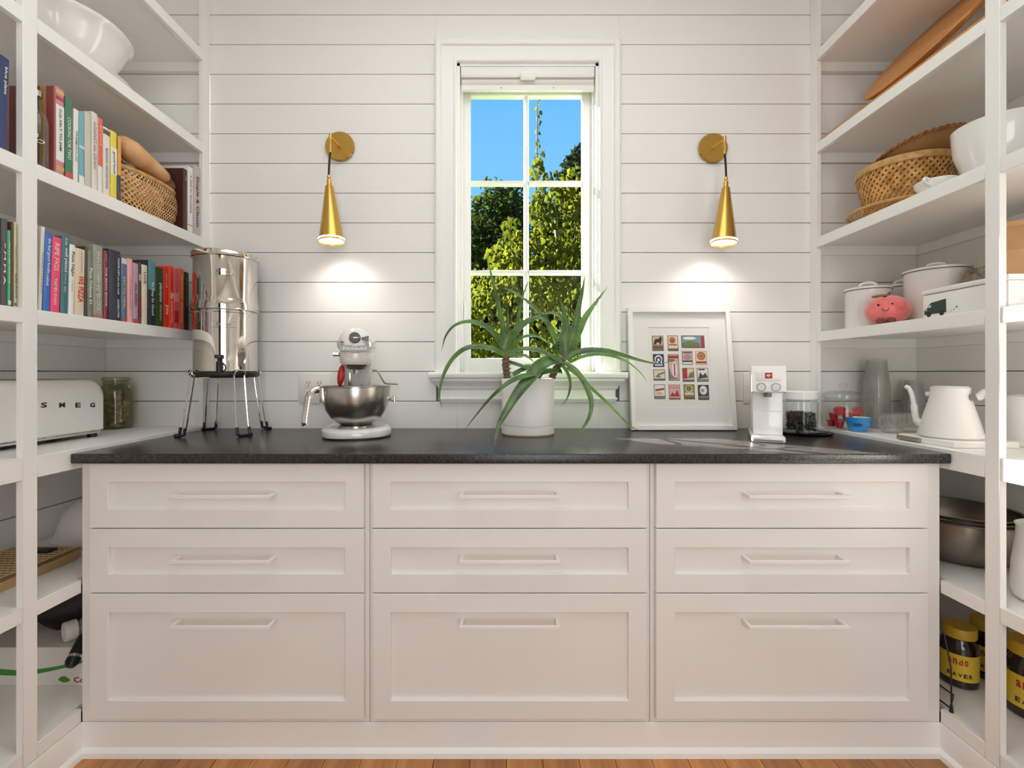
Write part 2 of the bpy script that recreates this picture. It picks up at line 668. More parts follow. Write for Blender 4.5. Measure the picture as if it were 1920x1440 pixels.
mb.build('apron', TRIM, win, sharp=25)
# folding crank handle on the sash bottom rail and a side latch
h = MB().box(.075, .115, SY0 - .014, SY0 + .002, 1.176, 1.190, bev=.003).box(.100, .170, SY0 - .020, SY0 - .010, 1.180, 1.188, bev=.003)
h.build('window_latch', M('latch_metal', (120, 116, 110), .35, .8), win)
MB().box(WX0 + .024, WX0 + .034, SY0 - .016, SY0 + .002, 1.37, 1.47, bev=.003).build('window_latch', TRIM, win)

# ------------------------------------------------------------ baseboards
def base_profile(h=.098, t=.006):
    return [(0, h), (-t * .5, h), (-t, h - .008), (-t, .024), (-t - .004, .022), (-t - .011, .014), (-t - .013, 0), (0, 0)]
bp_ = base_profile()
YB = 1.418
mb = MB()
mb.sweep([[(X_, YB + y, z) for (y, z) in bp_] for X_ in (XL + .0, XR - .0)])
struct('baseboard_back', mb, TRIM, sharp=25)
mb = MB()
mb.sweep([[(XL - y, Y_, z) for (y, z) in bp_] for Y_ in (-1.4, YB - .0)])
struct('baseboard_left', mb, TRIM, sharp=25)
mb = MB()
mb.sweep([[(XR + y, Y_, z) for (y, z) in bp_] for Y_ in (-1.4, YB - .0)])
struct('baseboard_right', mb, TRIM, sharp=25)

# ============================================================ BUILT-IN SHELVES
SHELVES = [(2.515, 2.474), (2.125, 2.084), (1.7245, 1.683), (1.325, 1.285), (.925, .866), (.528, .488), (.139, .098)]
STILES = [(1.983, YW - .0005), (1.2455, 1.2845), (.50, .54), (-.24, -.20)]
def shelving(side):
    XF, XB = (XL, XLB) if side < 0 else (XR, XRB)
    lab = ('white painted built-in shelving on the side with the cookbooks' if side < 0
           else 'white painted built-in shelving on the side with the bamboo baskets')
    root = thing('built_in_shelving', (XF, 0, 0), lab, 'shelving', 'built-in shelving along both side walls')
    s = side
    D = abs(XB - XF)
    def bx(mb, d0, d1, y0, y1, z0, z1, bev=.0012):
        # d: distance behind the front plane
        a, b = sorted((s * d0, s * d1))
        return mb.box(a, b, y0, y1, z0, z1, bev=bev, seg=1)
    for k, (zt, zb) in enumerate(SHELVES):
        yend = YW - .0005 if k < 5 else 1.4165
        y_in = YW - .0005
        sh = bx(MB(), .019, D - .0005, -1.30, y_in, zt - .026, zt).build('shelf', TRIM, root)
        segs = []
        prev = -1.30
        for (a, b) in sorted(STILES):
            if k >= 5 and a > 1.5:
                continue
            segs.append((prev, a))
            prev = b
        if k >= 5:
            segs.append((prev, yend))
        for (a, b) in segs:
            bx(MB(), 0, .019, a + .0003, b - .0003, zb, zt).build('shelf_edge', TRIM, sh)
        if k < 6:
            # cleats under the shelf on the two walls
            bx(MB(), D - .016, D - .0006, -1.30, y_in, zt - .066, zt - .026).build('cleat', TRIM, sh)
            bx(MB(), .02, D - .0165, y_in - .016, y_in, zt - .066, zt - .026).build('cleat', TRIM, sh)
    for (a, b) in STILES:
        z0 = .9145 if a > 1.5 else .098
        bx(MB(), 0, .019, a, b, z0, CEIL_Z).build('stile', TRIM, root)
    return root
shelving(-1)
shelving(1)

# ============================================================ DRAWER CABINETS AND WORKTOP
HANDLE = None
def drawer_cabinet(x0, x1, d0, d1, label):
    root = thing('drawer_cabinet', ((x0 + x1) / 2, YB, 0), label, 'cabinet', 'white drawer cabinets under the black worktop')
    cx = (x0 + x1) / 2
    MB().box(x0 - cx + .001, x1 - cx - .001, .021, YW - YB - .001, .0985, .884).build('body', CABW, root)
    mb = MB()
    a, b = d0 - cx, d1 - cx
    mb.box(x0 - cx + .0004, a + .012, 0, .021, .0985, .884)
    mb.box(b - .012, x1 - cx - .0004, 0, .021, .0985, .884)
    for (z0, z1) in ((.0985, .128), (.482, .508), (.676, .700), (.868, .884)):
        mb.box(a + .012, b - .012, 0, .021, z0, z1)
    mb.build('face_frame', CABW, root, sharp=0)
    for (z0, z1, zh) in ((.6895, .8825, .791), (.4965, .686, .601), (.119, .493, .411)):
        mb = MB()
        pr = [(.0, -.0008), (0, -.0185), (.0015, -.020), (.0545, -.020), (.056, -.0185), (.0575, -.009), (.0575, -.0008)]
        rectring(mb, a, b, z0, z1, pr)
        dr = mb.build('drawer', CABW, root, sharp=25)
        MB().box(a + .056, b - .056, -.0095, -.001, z0 + .056, z1 - .056).build('panel', CABW, dr)
        hc_ = (a + b) / 2
        hb = MB()
        hb.box(hc_ - .147, hc_ + .147, -.058, -.048, zh - .005, zh + .005, bev=.001, seg=1)
        hb.box(hc_ - .147, hc_ - .137, -.050, -.0094, zh - .005, zh + .005, bev=.001, seg=1)
        hb.box(hc_ + .137, hc_ + .147, -.050, -.0094, zh - .005, zh + .005, bev=.001, seg=1)
        hb.build('handle', CABW, dr)
    return root
drawer_cabinet(XL + .001, -.4175, -1.248, -.430, 'white three-drawer cabinet below the water filter and stand mixer')
drawer_cabinet(-.4165, .4285, -.4045, .4156, 'white three-drawer cabinet below the potted aloe and window')
drawer_cabinet(.4295, XR - .001, .4427, 1.2548, 'white three-drawer cabinet below the espresso machine and framed print')

# leathered black granite
m = bpy.data.materials.new('black_granite')
m.use_nodes = True
n, l = m.node_tree.nodes, m.node_tree.links
b = n['Principled BSDF']
tc = n.new('ShaderNodeTexCoord')
vor = n.new('ShaderNodeTexVoronoi')
vor.inputs['Scale'].default_value = 420
nz = n.new('ShaderNodeTexNoise')
nz.inputs['Scale'].default_value = 160
nz.inputs['Detail'].default_value = 6
l.new(tc.outputs['Object'], vor.inputs['Vector'])
l.new(tc.outputs['Object'], nz.inputs['Vector'])
rp = n.new('ShaderNodeValToRGB')
rp.color_ramp.elements[0].position = .45
rp.color_ramp.elements[0].color = srgb((30, 27, 25))
rp.color_ramp.elements[1].position = .8
rp.color_ramp.elements[1].color = srgb((70, 66, 62))
l.new(nz.outputs[0], rp.inputs[0])
l.new(rp.outputs[0], b.inputs['Base Color'])
b.inputs['Roughness'].default_value = .27
b.inputs['Specular IOR Level'].default_value = .5
bp = n.new('ShaderNodeBump')
bp.inputs['Strength'].default_value = .35
bp.inputs['Distance'].default_value = .0012
l.new(nz.outputs[0], bp.inputs['Height'])
l.new(bp.outputs[0], b.inputs['Normal'])
GRANITE = m
ct = MB().box(XL + .0006, XR - .0006, 1.379, YW - .0006, .8845, .914, bev=.004, seg=3).build('worktop', GRANITE, None)
tag(ct, 'long black leathered granite worktop across the drawer cabinets', 'worktop')

# roller blind at the window head
rb = thing('roller_blind', ((WX0 + WX1) / 2, YW, WZ1), 'white rolled-up blind at the top of the window', 'blind')
w2 = (WX1 - WX0) / 2 - .016
mb = MB().box(-w2, w2, .002, .030, -.052, -.0125, bev=.003)
mb.build('headrail', PLASW, rb)
MB().box(-w2 + .002, w2 - .002, .001, .030, -.058, -.0525, bev=.001).build('trim_strip', PLASW, rb)
MB().tube([(-w2 + .003, .022, -.074), (w2 - .003, .022, -.074)], .0155, n=20).build('fabric_roll', M('blind_fabric', (226, 220, 211), .8), rb)
bb = MB().box(-w2 + .001, w2 - .001, .004, .022, -.114, -.0895, bev=.004).build('bottom_bar', PLASW, rb)
for dx in (-.115, .112):
    MB().cyl((dx, .0045, -.104), (dx, .0032, -.104), .0022, n=10).build('screw', BLACK, bb)
MB().box(-.034, .034, -.028, .004, -.076, -.056, bev=.008, seg=4).build('pull', PLASW, rb)

# ============================================================ OUTSIDE
gr = MB().box(-14, 14, 2.6, 34, -1.1, -.9).build('lawn', M('lawn_grass', (84, 112, 50), .9, var=.3, vscale=3, bump=.4, bscale=40), None)
tag(gr, kind='structure')

def leaf_pts(c, L, W, dirv, nrm, fold=.25):
    # heart-ish leaf: 7 verts, 4 faces
    t = dirv.normalized()
    a = t.cross(nrm).normalized()
    nn = a.cross(t).normalized()
    P = [c, c + a * (W * .5) + t * (L * .28) + nn * (W * fold), c + a * (W * .34) + t * (L * .62) + nn * (W * fold * .7), c + t * L,
         c - a * (W * .34) + t * (L * .62) + nn * (W * fold * .7), c - a * (W * .5) + t * (L * .28) + nn * (W * fold), c + t * (L * .45)]
    Fc = [(0, 1, 6), (1, 2, 6), (2, 3, 6), (3, 4, 6), (4, 5, 6), (5, 0, 6)]
    return P, Fc

def rnd_unit():
    while True:
        v = Vector((random.uniform(-1, 1), random.uniform(-1, 1), random.uniform(-1, 1)))
        if .1 < v.length < 1:
            return v.normalized()

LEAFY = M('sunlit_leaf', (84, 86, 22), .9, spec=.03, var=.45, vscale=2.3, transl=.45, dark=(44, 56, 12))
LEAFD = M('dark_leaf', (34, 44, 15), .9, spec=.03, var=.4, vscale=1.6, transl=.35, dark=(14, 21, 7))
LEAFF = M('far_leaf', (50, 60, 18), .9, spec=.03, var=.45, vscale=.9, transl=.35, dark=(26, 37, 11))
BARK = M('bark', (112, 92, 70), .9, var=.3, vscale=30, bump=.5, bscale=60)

def cloud(mb, n, blobs, L, droop=.6, jitter=.35):
    wts = [(r[0] * r[1] * r[2]) ** .8 for c, r in blobs]
    for (c, r) in random.choices(blobs, wts, k=n):
        u = rnd_unit() * (random.random() ** .33)
        p = Vector((c[0] + u.x * r[0], c[1] + u.y * r[1], c[2] + u.z * r[2]))
        d = (rnd_unit() * .7 + Vector((0, -.15, -droop))).normalized()
        nr = (rnd_unit() * .8 + Vector((0, -1, .4))).normalized()
        if abs(d.dot(nr)) > .95:
            nr = Vector((0, -1, 0))
        ll = L * random.uniform(1 - jitter, 1 + jitter)
        P, Fc = leaf_pts(p, ll, ll * .72, d, nr)
        mb.add(P, Fc)

# near tree with large drooping yellow-green leaves; each blob is a leafy branch, px positions at depth Y
def blob(px, py, Y, rx, rz, ry=.30):
    p = at(px, py, Y)
    return ((p.x, p.y, p.z), (rx, ry, rz))
tr = thing('fruit_tree', (0.55, 5.1, -.9), 'young tree with drooping yellow-green leaves and a tall shoot outside the window', 'tree')
T0 = Vector((0.55, 5.1, -.9))
near_blobs = [blob(1045, 420, 5.0, .28, .42), blob(1075, 360, 5.1, .16, .30), blob(1010, 430, 4.9, .15, .40), blob(1040, 500, 4.8, .35, .3),
              blob(950, 480, 5.0, .22, .26), blob(960, 440, 5.1, .12, .22), blob(920, 530, 4.8, .3, .22), blob(975, 560, 4.6, .4, .26),
              blob(1070, 570, 4.7, .3, .35), blob(900, 600, 4.6, .3, .3), blob(980, 640, 4.5, .45, .25), blob(1075, 650, 4.5, .3, .25), blob(890, 660, 4.5, .3, .2),
              blob(1030, 360, 5.1, .16, .22), blob(1000, 320, 5.0, .05, .10), blob(1010, 305, 5.0, .05, .06), blob(1110, 450, 5.0, .3, .5), blob(850, 600, 4.8, .3, .4)]
mb = MB()
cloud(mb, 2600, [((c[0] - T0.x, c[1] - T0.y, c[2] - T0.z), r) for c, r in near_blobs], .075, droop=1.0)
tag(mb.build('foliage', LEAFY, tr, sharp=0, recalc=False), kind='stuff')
# single leaves that can be told apart, sharing one mesh
lm = MB()
P, Fc = leaf_pts(Vector((0, 0, 0)), .085, .060, Vector((0, 0, -1)), Vector((0, -1, 0)))
lm.add(P, Fc)
first = None
def one_leaf(p, rot, sc_=1.0):
    global first
    if first is None:
        first = lm.build('leaf', LEAFY, tr, sharp=0, recalc=False)
        o = first
    else:
        o = bpy.data.objects.new('leaf', first.data)
        C.objects.link(o)
        o.parent = tr
    o.location = Vector(p) - T0
    o.rotation_euler = rot
    o.scale = (sc_, sc_, sc_)
for k in range(26):      # the tall shoot
    y_ = 186 + k * 5.6
    p = at(1008 + random.uniform(-4, 5), y_, 5.0)
    one_leaf(p, (random.uniform(-.5, .5), random.uniform(-.9, .9), random.uniform(-2.5, 2.5)), random.uniform(.5, .85))
for (c, r) in random.choices(near_blobs, [r[0] * r[2] for c, r in near_blobs], k=200):
    u = rnd_unit()
    p = (c[0] + u.x * r[0], c[1] - abs(u.y) * r[1], c[2] + u.z * r[2])
    one_leaf(p, (random.uniform(-.6, .3), random.uniform(-.7, .7), random.uniform(-1.2, 1.2)), random.uniform(.7, 1.25))
bt = MB()
bt.tube(spline([Vector((.05, .1, 0)), Vector((0, .1, 1.2)), Vector((.08, 0, 2.6)), Vector((-.02, -.05, 3.6))], 5), [.07 - .0026 * k for k in range(16)], n=8)
bt.build('trunk', BARK, tr)
for pts in (((1000, 470), (1004, 400), (1007, 300), (1008, 190)), ((1046, 520), (1048, 440), (1040, 380)), ((1030, 560), (985, 520), (950, 450)), ((1040, 600), (1075, 480), (1080, 380))):
    pp = spline([at(a, b_, 5.02) - T0 for a, b_ in pts], 5)
    MB().tube(pp, [.012 * (1 - .6 * i / len(pp)) for i in range(len(pp))], n=6).build('branch', BARK, tr)

def far_tree(name, label, X, Y, blobs, n, L, m_, trunk_h):
    t = thing(name, (X, Y, -.9), label, 'tree')
    T = Vector((X, Y, -.9))
    mb = MB()
    cloud(mb, n, [((c[0] - T.x, c[1] - T.y, c[2] - T.z), r) for c, r in blobs], L, droop=.3)
    tag(mb.build('foliage', m_, t, sharp=0, recalc=False), kind='stuff')
    MB().tube([(0, 0, 0), (.05, 0, trunk_h * .5), (0, 0, trunk_h)], [.16, .13, .06], n=8).build('trunk', BARK, t)
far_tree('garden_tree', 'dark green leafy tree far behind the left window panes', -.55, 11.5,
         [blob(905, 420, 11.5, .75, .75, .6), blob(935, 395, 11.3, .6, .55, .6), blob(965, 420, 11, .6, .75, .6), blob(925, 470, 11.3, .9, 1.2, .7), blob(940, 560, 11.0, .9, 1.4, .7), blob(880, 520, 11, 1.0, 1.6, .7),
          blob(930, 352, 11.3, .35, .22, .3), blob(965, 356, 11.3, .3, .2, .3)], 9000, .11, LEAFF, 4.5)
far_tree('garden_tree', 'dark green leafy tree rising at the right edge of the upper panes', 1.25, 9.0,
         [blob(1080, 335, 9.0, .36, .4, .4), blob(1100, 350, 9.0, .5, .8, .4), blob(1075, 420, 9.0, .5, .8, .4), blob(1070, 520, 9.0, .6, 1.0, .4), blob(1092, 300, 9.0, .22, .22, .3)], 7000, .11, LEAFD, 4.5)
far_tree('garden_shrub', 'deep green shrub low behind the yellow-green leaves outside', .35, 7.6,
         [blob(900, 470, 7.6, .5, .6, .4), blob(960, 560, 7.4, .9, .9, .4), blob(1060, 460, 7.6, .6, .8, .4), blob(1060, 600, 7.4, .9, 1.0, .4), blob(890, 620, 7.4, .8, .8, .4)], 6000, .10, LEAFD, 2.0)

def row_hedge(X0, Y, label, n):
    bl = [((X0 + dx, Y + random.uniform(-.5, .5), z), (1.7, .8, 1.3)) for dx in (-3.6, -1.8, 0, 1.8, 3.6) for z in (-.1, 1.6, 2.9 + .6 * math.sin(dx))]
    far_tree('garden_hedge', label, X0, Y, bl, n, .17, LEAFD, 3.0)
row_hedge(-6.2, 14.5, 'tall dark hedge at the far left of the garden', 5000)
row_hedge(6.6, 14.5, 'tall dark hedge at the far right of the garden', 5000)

# ============================================================ THINGS ON THE BACK WALL AND WORKTOP
ZC = .914

# ---- brass wall lamps
LAMPGLOW = M('lamp_diffuser', (255, 244, 228), .4, emit=5.0)
CORD = M('black_cord', (14, 13, 13), .6)
def wall_lamp(X, zp, arm, tilt, label):
    root = thing('wall_lamp', (X, YW, zp), label, 'wall lamp', 'brass cone wall lamps either side of the window')
    bp_ = MB().lathe([(0, 0), (.0615, 0), (.0625, .002), (.0625, .013), (.0605, .0155), (0, .0155)], n=48, mat=Matrix.Rotation(R(90), 4, 'X'))
    pl = bp_.build('backplate', BRASS, root)
    MB().cyl((.056 * (1 if arm < 0 else -1), -.0152, -.03), (.056 * (1 if arm < 0 else -1), -.0172, -.03), .0022, n=10).build('screw', CORD, pl)
    # arm straight out from the plate with a vertical pin at its end
    ay = -.118
    MB().cyl((0, -.015, 0), (0, ay, -.014), .0045, n=14).cyl((0, -.015, 0), (0, -.024, 0), .0085, n=16).build('arm', BRASS, root)
    px_ = 0.0
    MB().lathe([(0, -.003), (.0052, -.003), (.0060, -.006), (.0060, -.056), (.0045, -.058), (.0045, -.064), (.0055, -.065), (.0055, -.077), (0, -.077)], c=(px_, ay, .0), n=18).build('pin', BRASS, root)
    q = Vector((tilt * .012, -.004, -.135))
    MB().tube(spline([(px_, ay, -.076), (px_ + tilt * .004, ay, -.12), (px_ + tilt * .006, ay, -.175)], 5), .0042, n=10).build('cord', CORD, root)
    # cone shade hanging below, slightly swung
    base = Vector((px_ + tilt * .006, ay, -.171))
    mt = Matrix.Translation(base) @ Matrix.Rotation(R(tilt * 3.5), 4, 'Y') @ Matrix.Rotation(R(-3), 4, 'X')
    sh = MB().lathe([(0, .0), (.006, 0), (.007, -.004), (.007, -.012), (.0045, -.015), (.0045, -.019), (.009, -.020), (.009, -.042), (.0145, -.044), (.016, -.047),
                     (.0475, -.261), (.0500, -.271), (.0525, -.272), (.0525, -.276), (.0495, -.276), (.0465, -.261), (.015, -.052), (0, -.052)], n=48, mat=mt)
    s_ = sh.build('shade', BRASS, root)
    MB().lathe([(0, -.267), (.0478, -.267), (.0478, -.2685), (0, -.2685)], n=40, mat=mt).build('diffuser', LAMPGLOW, s_)
    # row of small light slots round the rim
    mb = MB()
    for k in range(26):
        a = 2 * PI * k / 26
        mm = mt @ Matrix.Rotation(a, 4, 'Z')
        mb.box(.0488, .0512, -.0042, .0042, -.2697, -.2637, mat=mm)
    mb.build('light_slots', LAMPGLOW, s_, sharp=0)
    p = mt @ Vector((0, 0, -.272))
    d = bpy.data.lights.new('lamp_bulb', 'SPOT')
    d.energy = 5.5
    d.color = (1.0, .93, .84)
    d.spot_size = R(135)
    d.spot_blend = .9
    d.shadow_soft_size = .04
    lo = bpy.data.objects.new('lamp_bulb', d)
    lo.parent = root
    lo.location = p
    lo.rotation_euler = (mt.to_3x3() @ Vector((0, .28, -1))).to_track_quat('-Z', 'Y').to_euler()
    C.objects.link(lo)
wall_lamp(-.723, 2.128, -1, -1, 'brass cone wall lamp above the stand mixer')
wall_lamp(.884, 2.121, 1, 1, 'brass cone wall lamp above the framed print')

# ---- outlets
OUTP = M('outlet_plastic', (236, 231, 222), .35)
SLOT = M('outlet_slot', (40, 36, 32), .6)
def outlet(x0, x1, z0, z1, cols, label):
    root = thing('wall_outlet', ((x0 + x1) / 2, YW, (z0 + z1) / 2), label, 'outlet')
    w, h = (x1 - x0) / 2, (z1 - z0) / 2
    MB().box(-w, w, -.006, -.0004, -h, h, bev=.003, seg=2).build('cover_plate', OUTP, root)
    for k in range(cols):
        cx = (k - (cols - 1) / 2) * .047
        for cz in (.021, -.021):
            poly = []
            for i in range(28):
                a = 2 * PI * i / 28
                poly.append((max(-.0145, min(.0145, .0175 * math.cos(a))), .0155 * math.sin(a)))
            mm = Matrix(((1, 0, 0, cx), (0, 0, -1, 0), (0, 1, 0, cz), (0, 0, 0, 1)))
            r_ = MB().prism(poly, .005, .0085, mm).build('receptacle', OUTP, root)
            mb = MB()
            mb.box(cx - .0072, cx - .0050, -.0089, -.0080, cz - .0005, cz + .0085)
            mb.box(cx + .0050, cx + .0072, -.0089, -.0080, cz - .0005, cz + .0085)
            mb.cyl((cx, -.0080, cz - .0075), (cx, -.0089, cz - .0075), .0028, n=10)
            mb.build('slot', SLOT, r_, sharp=0)
outlet(-.901, -.770, 1.020, 1.151, 2, 'white double wall outlet beside the stand mixer')
outlet(1.018, 1.100, 1.020, 1.151, 1, 'white wall outlet plate half hidden behind the espresso machine')

# ---- stainless gravity water filter on a wire stand
fc = Vector((-1.121, 1.865, ZC))
stn = thing('wire_stand', fc, 'chrome wire stand with black feet under the water filter', 'stand')
RT = .112
ring = MB()
ring.tube([(RT * math.cos(a), RT * math.sin(a), .222) for a in [2 * PI * i / 40 for i in range(40)]], .0028, n=8, closed=True)
ring.tube([((RT - .02) * math.cos(a), (RT - .02) * math.sin(a), .222) for a in [2 * PI * i / 40 for i in range(40)]], .0028, n=8, closed=True)
ring.build('ring', CHROME, stn)
MB().lathe([(.080, .225), (.118, .225), (.119, .2265), (.119, .2405), (.113, .2415), (.080, .2415)], n=48).build('base_pad', BLACK, stn)
for k in range(4):
    a = R(45 + 90 * k + 8)
    ca, sa = math.cos(a), math.sin(a)
    tx, ty = -sa, ca
    def P(r, t, z):
        return Vector((ca * r + tx * t, sa * r + ty * t, z))
    wire = spline([P(.150, .022, .012), P(.142, .021, .05), P(.118, .019, .215), P(.123, .018, .232), P(.126, .016, .244), P(.124, .0, .249), P(.126, -.016, .244),
                   P(.123, -.018, .232), P(.118, -.019, .215), P(.142, -.021, .05), P(.150, -.022, .012)], 5)
    lg = MB().tube(wire, .0028, n=8).build('leg', CHROME, stn)
    mb = MB()
    mb.tube([P(.1485, .0217, .034), P(.1520, .0222, .0075), P(.168, .0222, .006)], .0055, n=8)
    mb.tube([P(.1485, -.0217, .034), P(.1520, -.0222, .0075), P(.168, -.0222, .006)], .0055, n=8)
    mb.tube([P(.1665, .0242, .0045), P(.1665, -.0242, .0045)], .0045, n=8)
    mb.build('rubber_foot', BLACK, lg)
wf = thing('water_filter', fc + Vector((0, 0, .2422)), 'tall polished steel water filter beside the cookbook shelf', 'water filter', rz=R(27))
MB().lathe([(0, 0), (.108, 0), (.1115, .003), (.1115, .226), (.1135, .228), (.1135, .232), (.109, .233), (.109, .236), (0, .236)], n=64).build('lower_chamber', CHROME, wf)
MB().lathe([(0, .2365), (.110, .2365), (.1165, .240), (.1175, .246), (.1165, .262), (.114, .276), (.1115, .284), (.1115, .440), (.1125, .441), (0, .441)], n=64).build('upper_chamber', CHROME, wf)
lid = MB().lathe([(0, .4415), (.116, .4415), (.1185, .443), (.1185, .458), (.114, .464), (.02, .470), (0, .470)], n=64).build('lid', CHROME, wf)
sp = MB()
sp.cyl((-.012, -.108, .028), (-.012, -.140, .028), .010, n=16)
sp.cyl((-.012, -.135, .038), (-.012, -.137, -.004), .0105, n=16)
sp.box(-.026, .002, -.150, -.120, .050, .064, bev=.003)
sp.cyl((-.012, -.135, .038), (-.012, -.135, .052), .006, n=12)
sp.tube([(-.004 + .013 * math.cos(a), -.1485, .016 + .016 * math.sin(a)) for a in [R(-100 + 20 * i) for i in range(11)]], .0025, n=8)
sp.build('spigot', BLACK, wf)
for zz_, w_ in ((.378, .070), (.180, .085)):
    # raised nameplate that follows the drum
    st = []
    for k in range(13):
        a = R(-90) + (k - 6) / 6 * (w_ / 2 / .1115)
        st.append([(.1117 * math.cos(a), .1117 * math.sin(a), zz_ - .012), (.1128 * math.cos(a), .1128 * math.sin(a), zz_ - .011),
                   (.1128 * math.cos(a), .1128 * math.sin(a), zz_ + .011), (.1117 * math.cos(a), .1117 * math.sin(a), zz_ + .012)])
    npl = MB().sweep(st).build('nameplate', CHROME, wf)
    lettering('Berkey', .05, .012, M('engraved', (120, 116, 110), .4, .6), npl, (0, -.1132, zz_), (1, 0, 0), (0, 0, 1), bold=.01)

# ---- stand mixer
mx = thing('stand_mixer', (-.578, 1.80, ZC), 'white stand mixer with a steel bowl on the worktop', 'mixer', rz=R(15))
mxw = M('mixer_enamel', (240, 237, 232), .14, coat=.5)
def rounded(mb, sections, n=32):
    # sections: (z, cx, cy, rx, ry, power)
    st = []
    for (z, cx, cy, rx, ry, p) in sections:
        ring = []
        for i in range(n + 1):
            a = 2 * PI * i / n
            c_, s_ = math.cos(a), math.sin(a)
            ring.append((cx + rx * math.copysign(abs(c_) ** (2 / p), c_), cy + ry * math.copysign(abs(s_) ** (2 / p), s_), z))
        st.append(ring)
    mb.sweep(st)
    mb.add(st[0][:-1], [tuple(range(n))])
    mb.add(st[-1][:-1], [tuple(range(n))])
    return mb
rounded(MB(), [(.0, 0, 0, .122, .148, 2.8), (.006, 0, 0, .122, .148, 2.8)]).build('foot_pad', BLACK, mx)
rounded(MB(), [(.0062, 0, 0, .126, .152, 2.6), (.012, 0, 0, .128, .154, 2.6), (.028, 0, 0, .126, .152, 2.6), (.036, 0, 0, .118, .144, 2.6), (.039, 0, 0, .105, .13, 2.6)]).build('base', mxw, mx)
col = MB()
rounded(col, [(.038, 0, .085, .062, .048, 4), (.12, 0, .085, .056, .046, 4), (.16, 0, .080, .052, .048, 4), (.20, 0, .075, .054, .055, 4), (.268, 0, .070, .058, .065, 4), (.285, 0, .06, .058, .075, 4)])
col.build('column', mxw, mx)
# face plate of the column and the bowl-lift rails
cp = MB().box(-.050, .050, .024, .034, .11, .262, bev=.004).build('column_plate', M('mixer_grey', (206, 203, 198), .3), mx)
MB().cyl((.016, .0245, .195), (.016, .0225, .195), .005, n=14).cyl((.016, .0245, .208), (.016, .0230, .208), .0022, n=10).build('screw', BLACK, cp)
MB().box(-.034, -.022, .012, .026, .19, .255, bev=.002).build('rail', STEEL, cp)
# head, a rounded bullet pointing at the viewer
hd = MB()
st = []
for (y, r, dz) in ((-.162, .0, .0), (-.160, .022, .0), (-.152, .040, .0), (-.136, .053, 0), (-.11, .061, 0), (-.07, .066, 0), (0, .069, .002), (.07, .068, .004), (.12, .060, .004), (.145, .040, .002), (.152, .0, 0)):
    ring = []
    for i in range(33):
        a = 2 * PI * i / 32
        c_, s_ = math.cos(a), math.sin(a)
        zz_ = s_ * r * (1.02 if s_ > 0 else .72)
        ring.append((c_ * r * .99, y, .340 + dz + zz_))
    st.append(ring)
hd.sweep(st)
head = hd.build('head', mxw, mx, sharp=60)
hb = MB()
st = []
for (y0_, k_) in ((-.139, .052), (-.139, .0535), (-.02, .0695), (.08, .0695)):
    pass
for i in range(41):
    a = R(-200) + R(220) * 0 + 2 * PI * i / 40
    c_, s_ = math.cos(a), math.sin(a)
    st.append((c_, s_))
# chrome band round the head
band = []
for (y, r) in ((-.1555, .036), (-.145, .0485), (-.128, .0575), (-.10, .0635), (-.06, .0675), (0, .0700), (.06, .0695), (.10, .066)):
    row_t, row_b = [], []
    band.append((y, r))
for sgn in (-1, 1):
    st = []
    for (y, r) in band:
        st.append([(sgn * r * .998 + sgn * .0012, y, .3405 - .0085), (sgn * r + sgn * .0018, y, .3405), (sgn * r * .998 + sgn * .0012, y, .3405 + .0085)])
    MB().sweep(st).build('trim_band', CHROME, head)
# front band piece with raised lettering
MB().prism([(-.050, -.010), (.050, -.010), (.050, .010), (-.050, .010)], .1395, .1610, Matrix(((1, 0, 0, 0), (0, 0, -1, 0), (0, 1, 0, .325), (0, 0, 0, 1)))).build('front_band', M('band_satin', (150, 147, 142), .45, .5), head)
lettering('KitchenAid', .078, .0105, M('band_lettering', (228, 225, 220), .3), head, (0, -.1612, .325), (1, 0, 0), (0, 0, 1), bold=.015)
kn = MB().lathe([(0, 0), (.0185, 0), (.0195, -.003), (.0195, -.012), (.017, -.015), (0, -.015)], n=28, mat=Matrix.Translation((0, -.152, .362)) @ Matrix.Rotation(R(-90), 4, 'X')).build('hub_cover', M('hub_black', (44, 42, 42), .3), head)
MB().box(-.018, .018, -.1705, -.166, .3605, .3640, bev=.001).build('hub_bar', CHROME, kn)
sk = MB().cyl((.022, -.15, .360), (.029, -.160, .360), .004, n=10)
sk.prism([(.026, -.004), (.046, -.010), (.047, .010), (.026, .004)], .154, .166, Matrix(((1, 0, 0, 0), (0, 0, -1, 0), (0, 1, 0, .360), (0, 0, 0, 1))))
sk.build('hub_knob', M('knob_grey', (84, 82, 80), .35, .4), head)
MB().cyl((-.058, -.10, .305), (-.078, -.10, .305), .007, n=14).build('speed_knob', STEEL, head)
# lower jaw and planetary
lo_ = MB()
rounded(lo_, [(.268, 0, -.05, .05, .085, 3), (.276, 0, -.045, .058, .098, 3), (.296, 0, -.04, .061, .106, 3), (.312, 0, -.035, .063, .112, 3)])
lo_.build('jaw', mxw, head)
MB().lathe([(0, .268), (.036, .268), (.038, .262), (.030, .252), (.012, .250), (.012, .236), (0, .236)], c=(0, -.055, 0), n=28).build('planetary', DSTEEL, head)
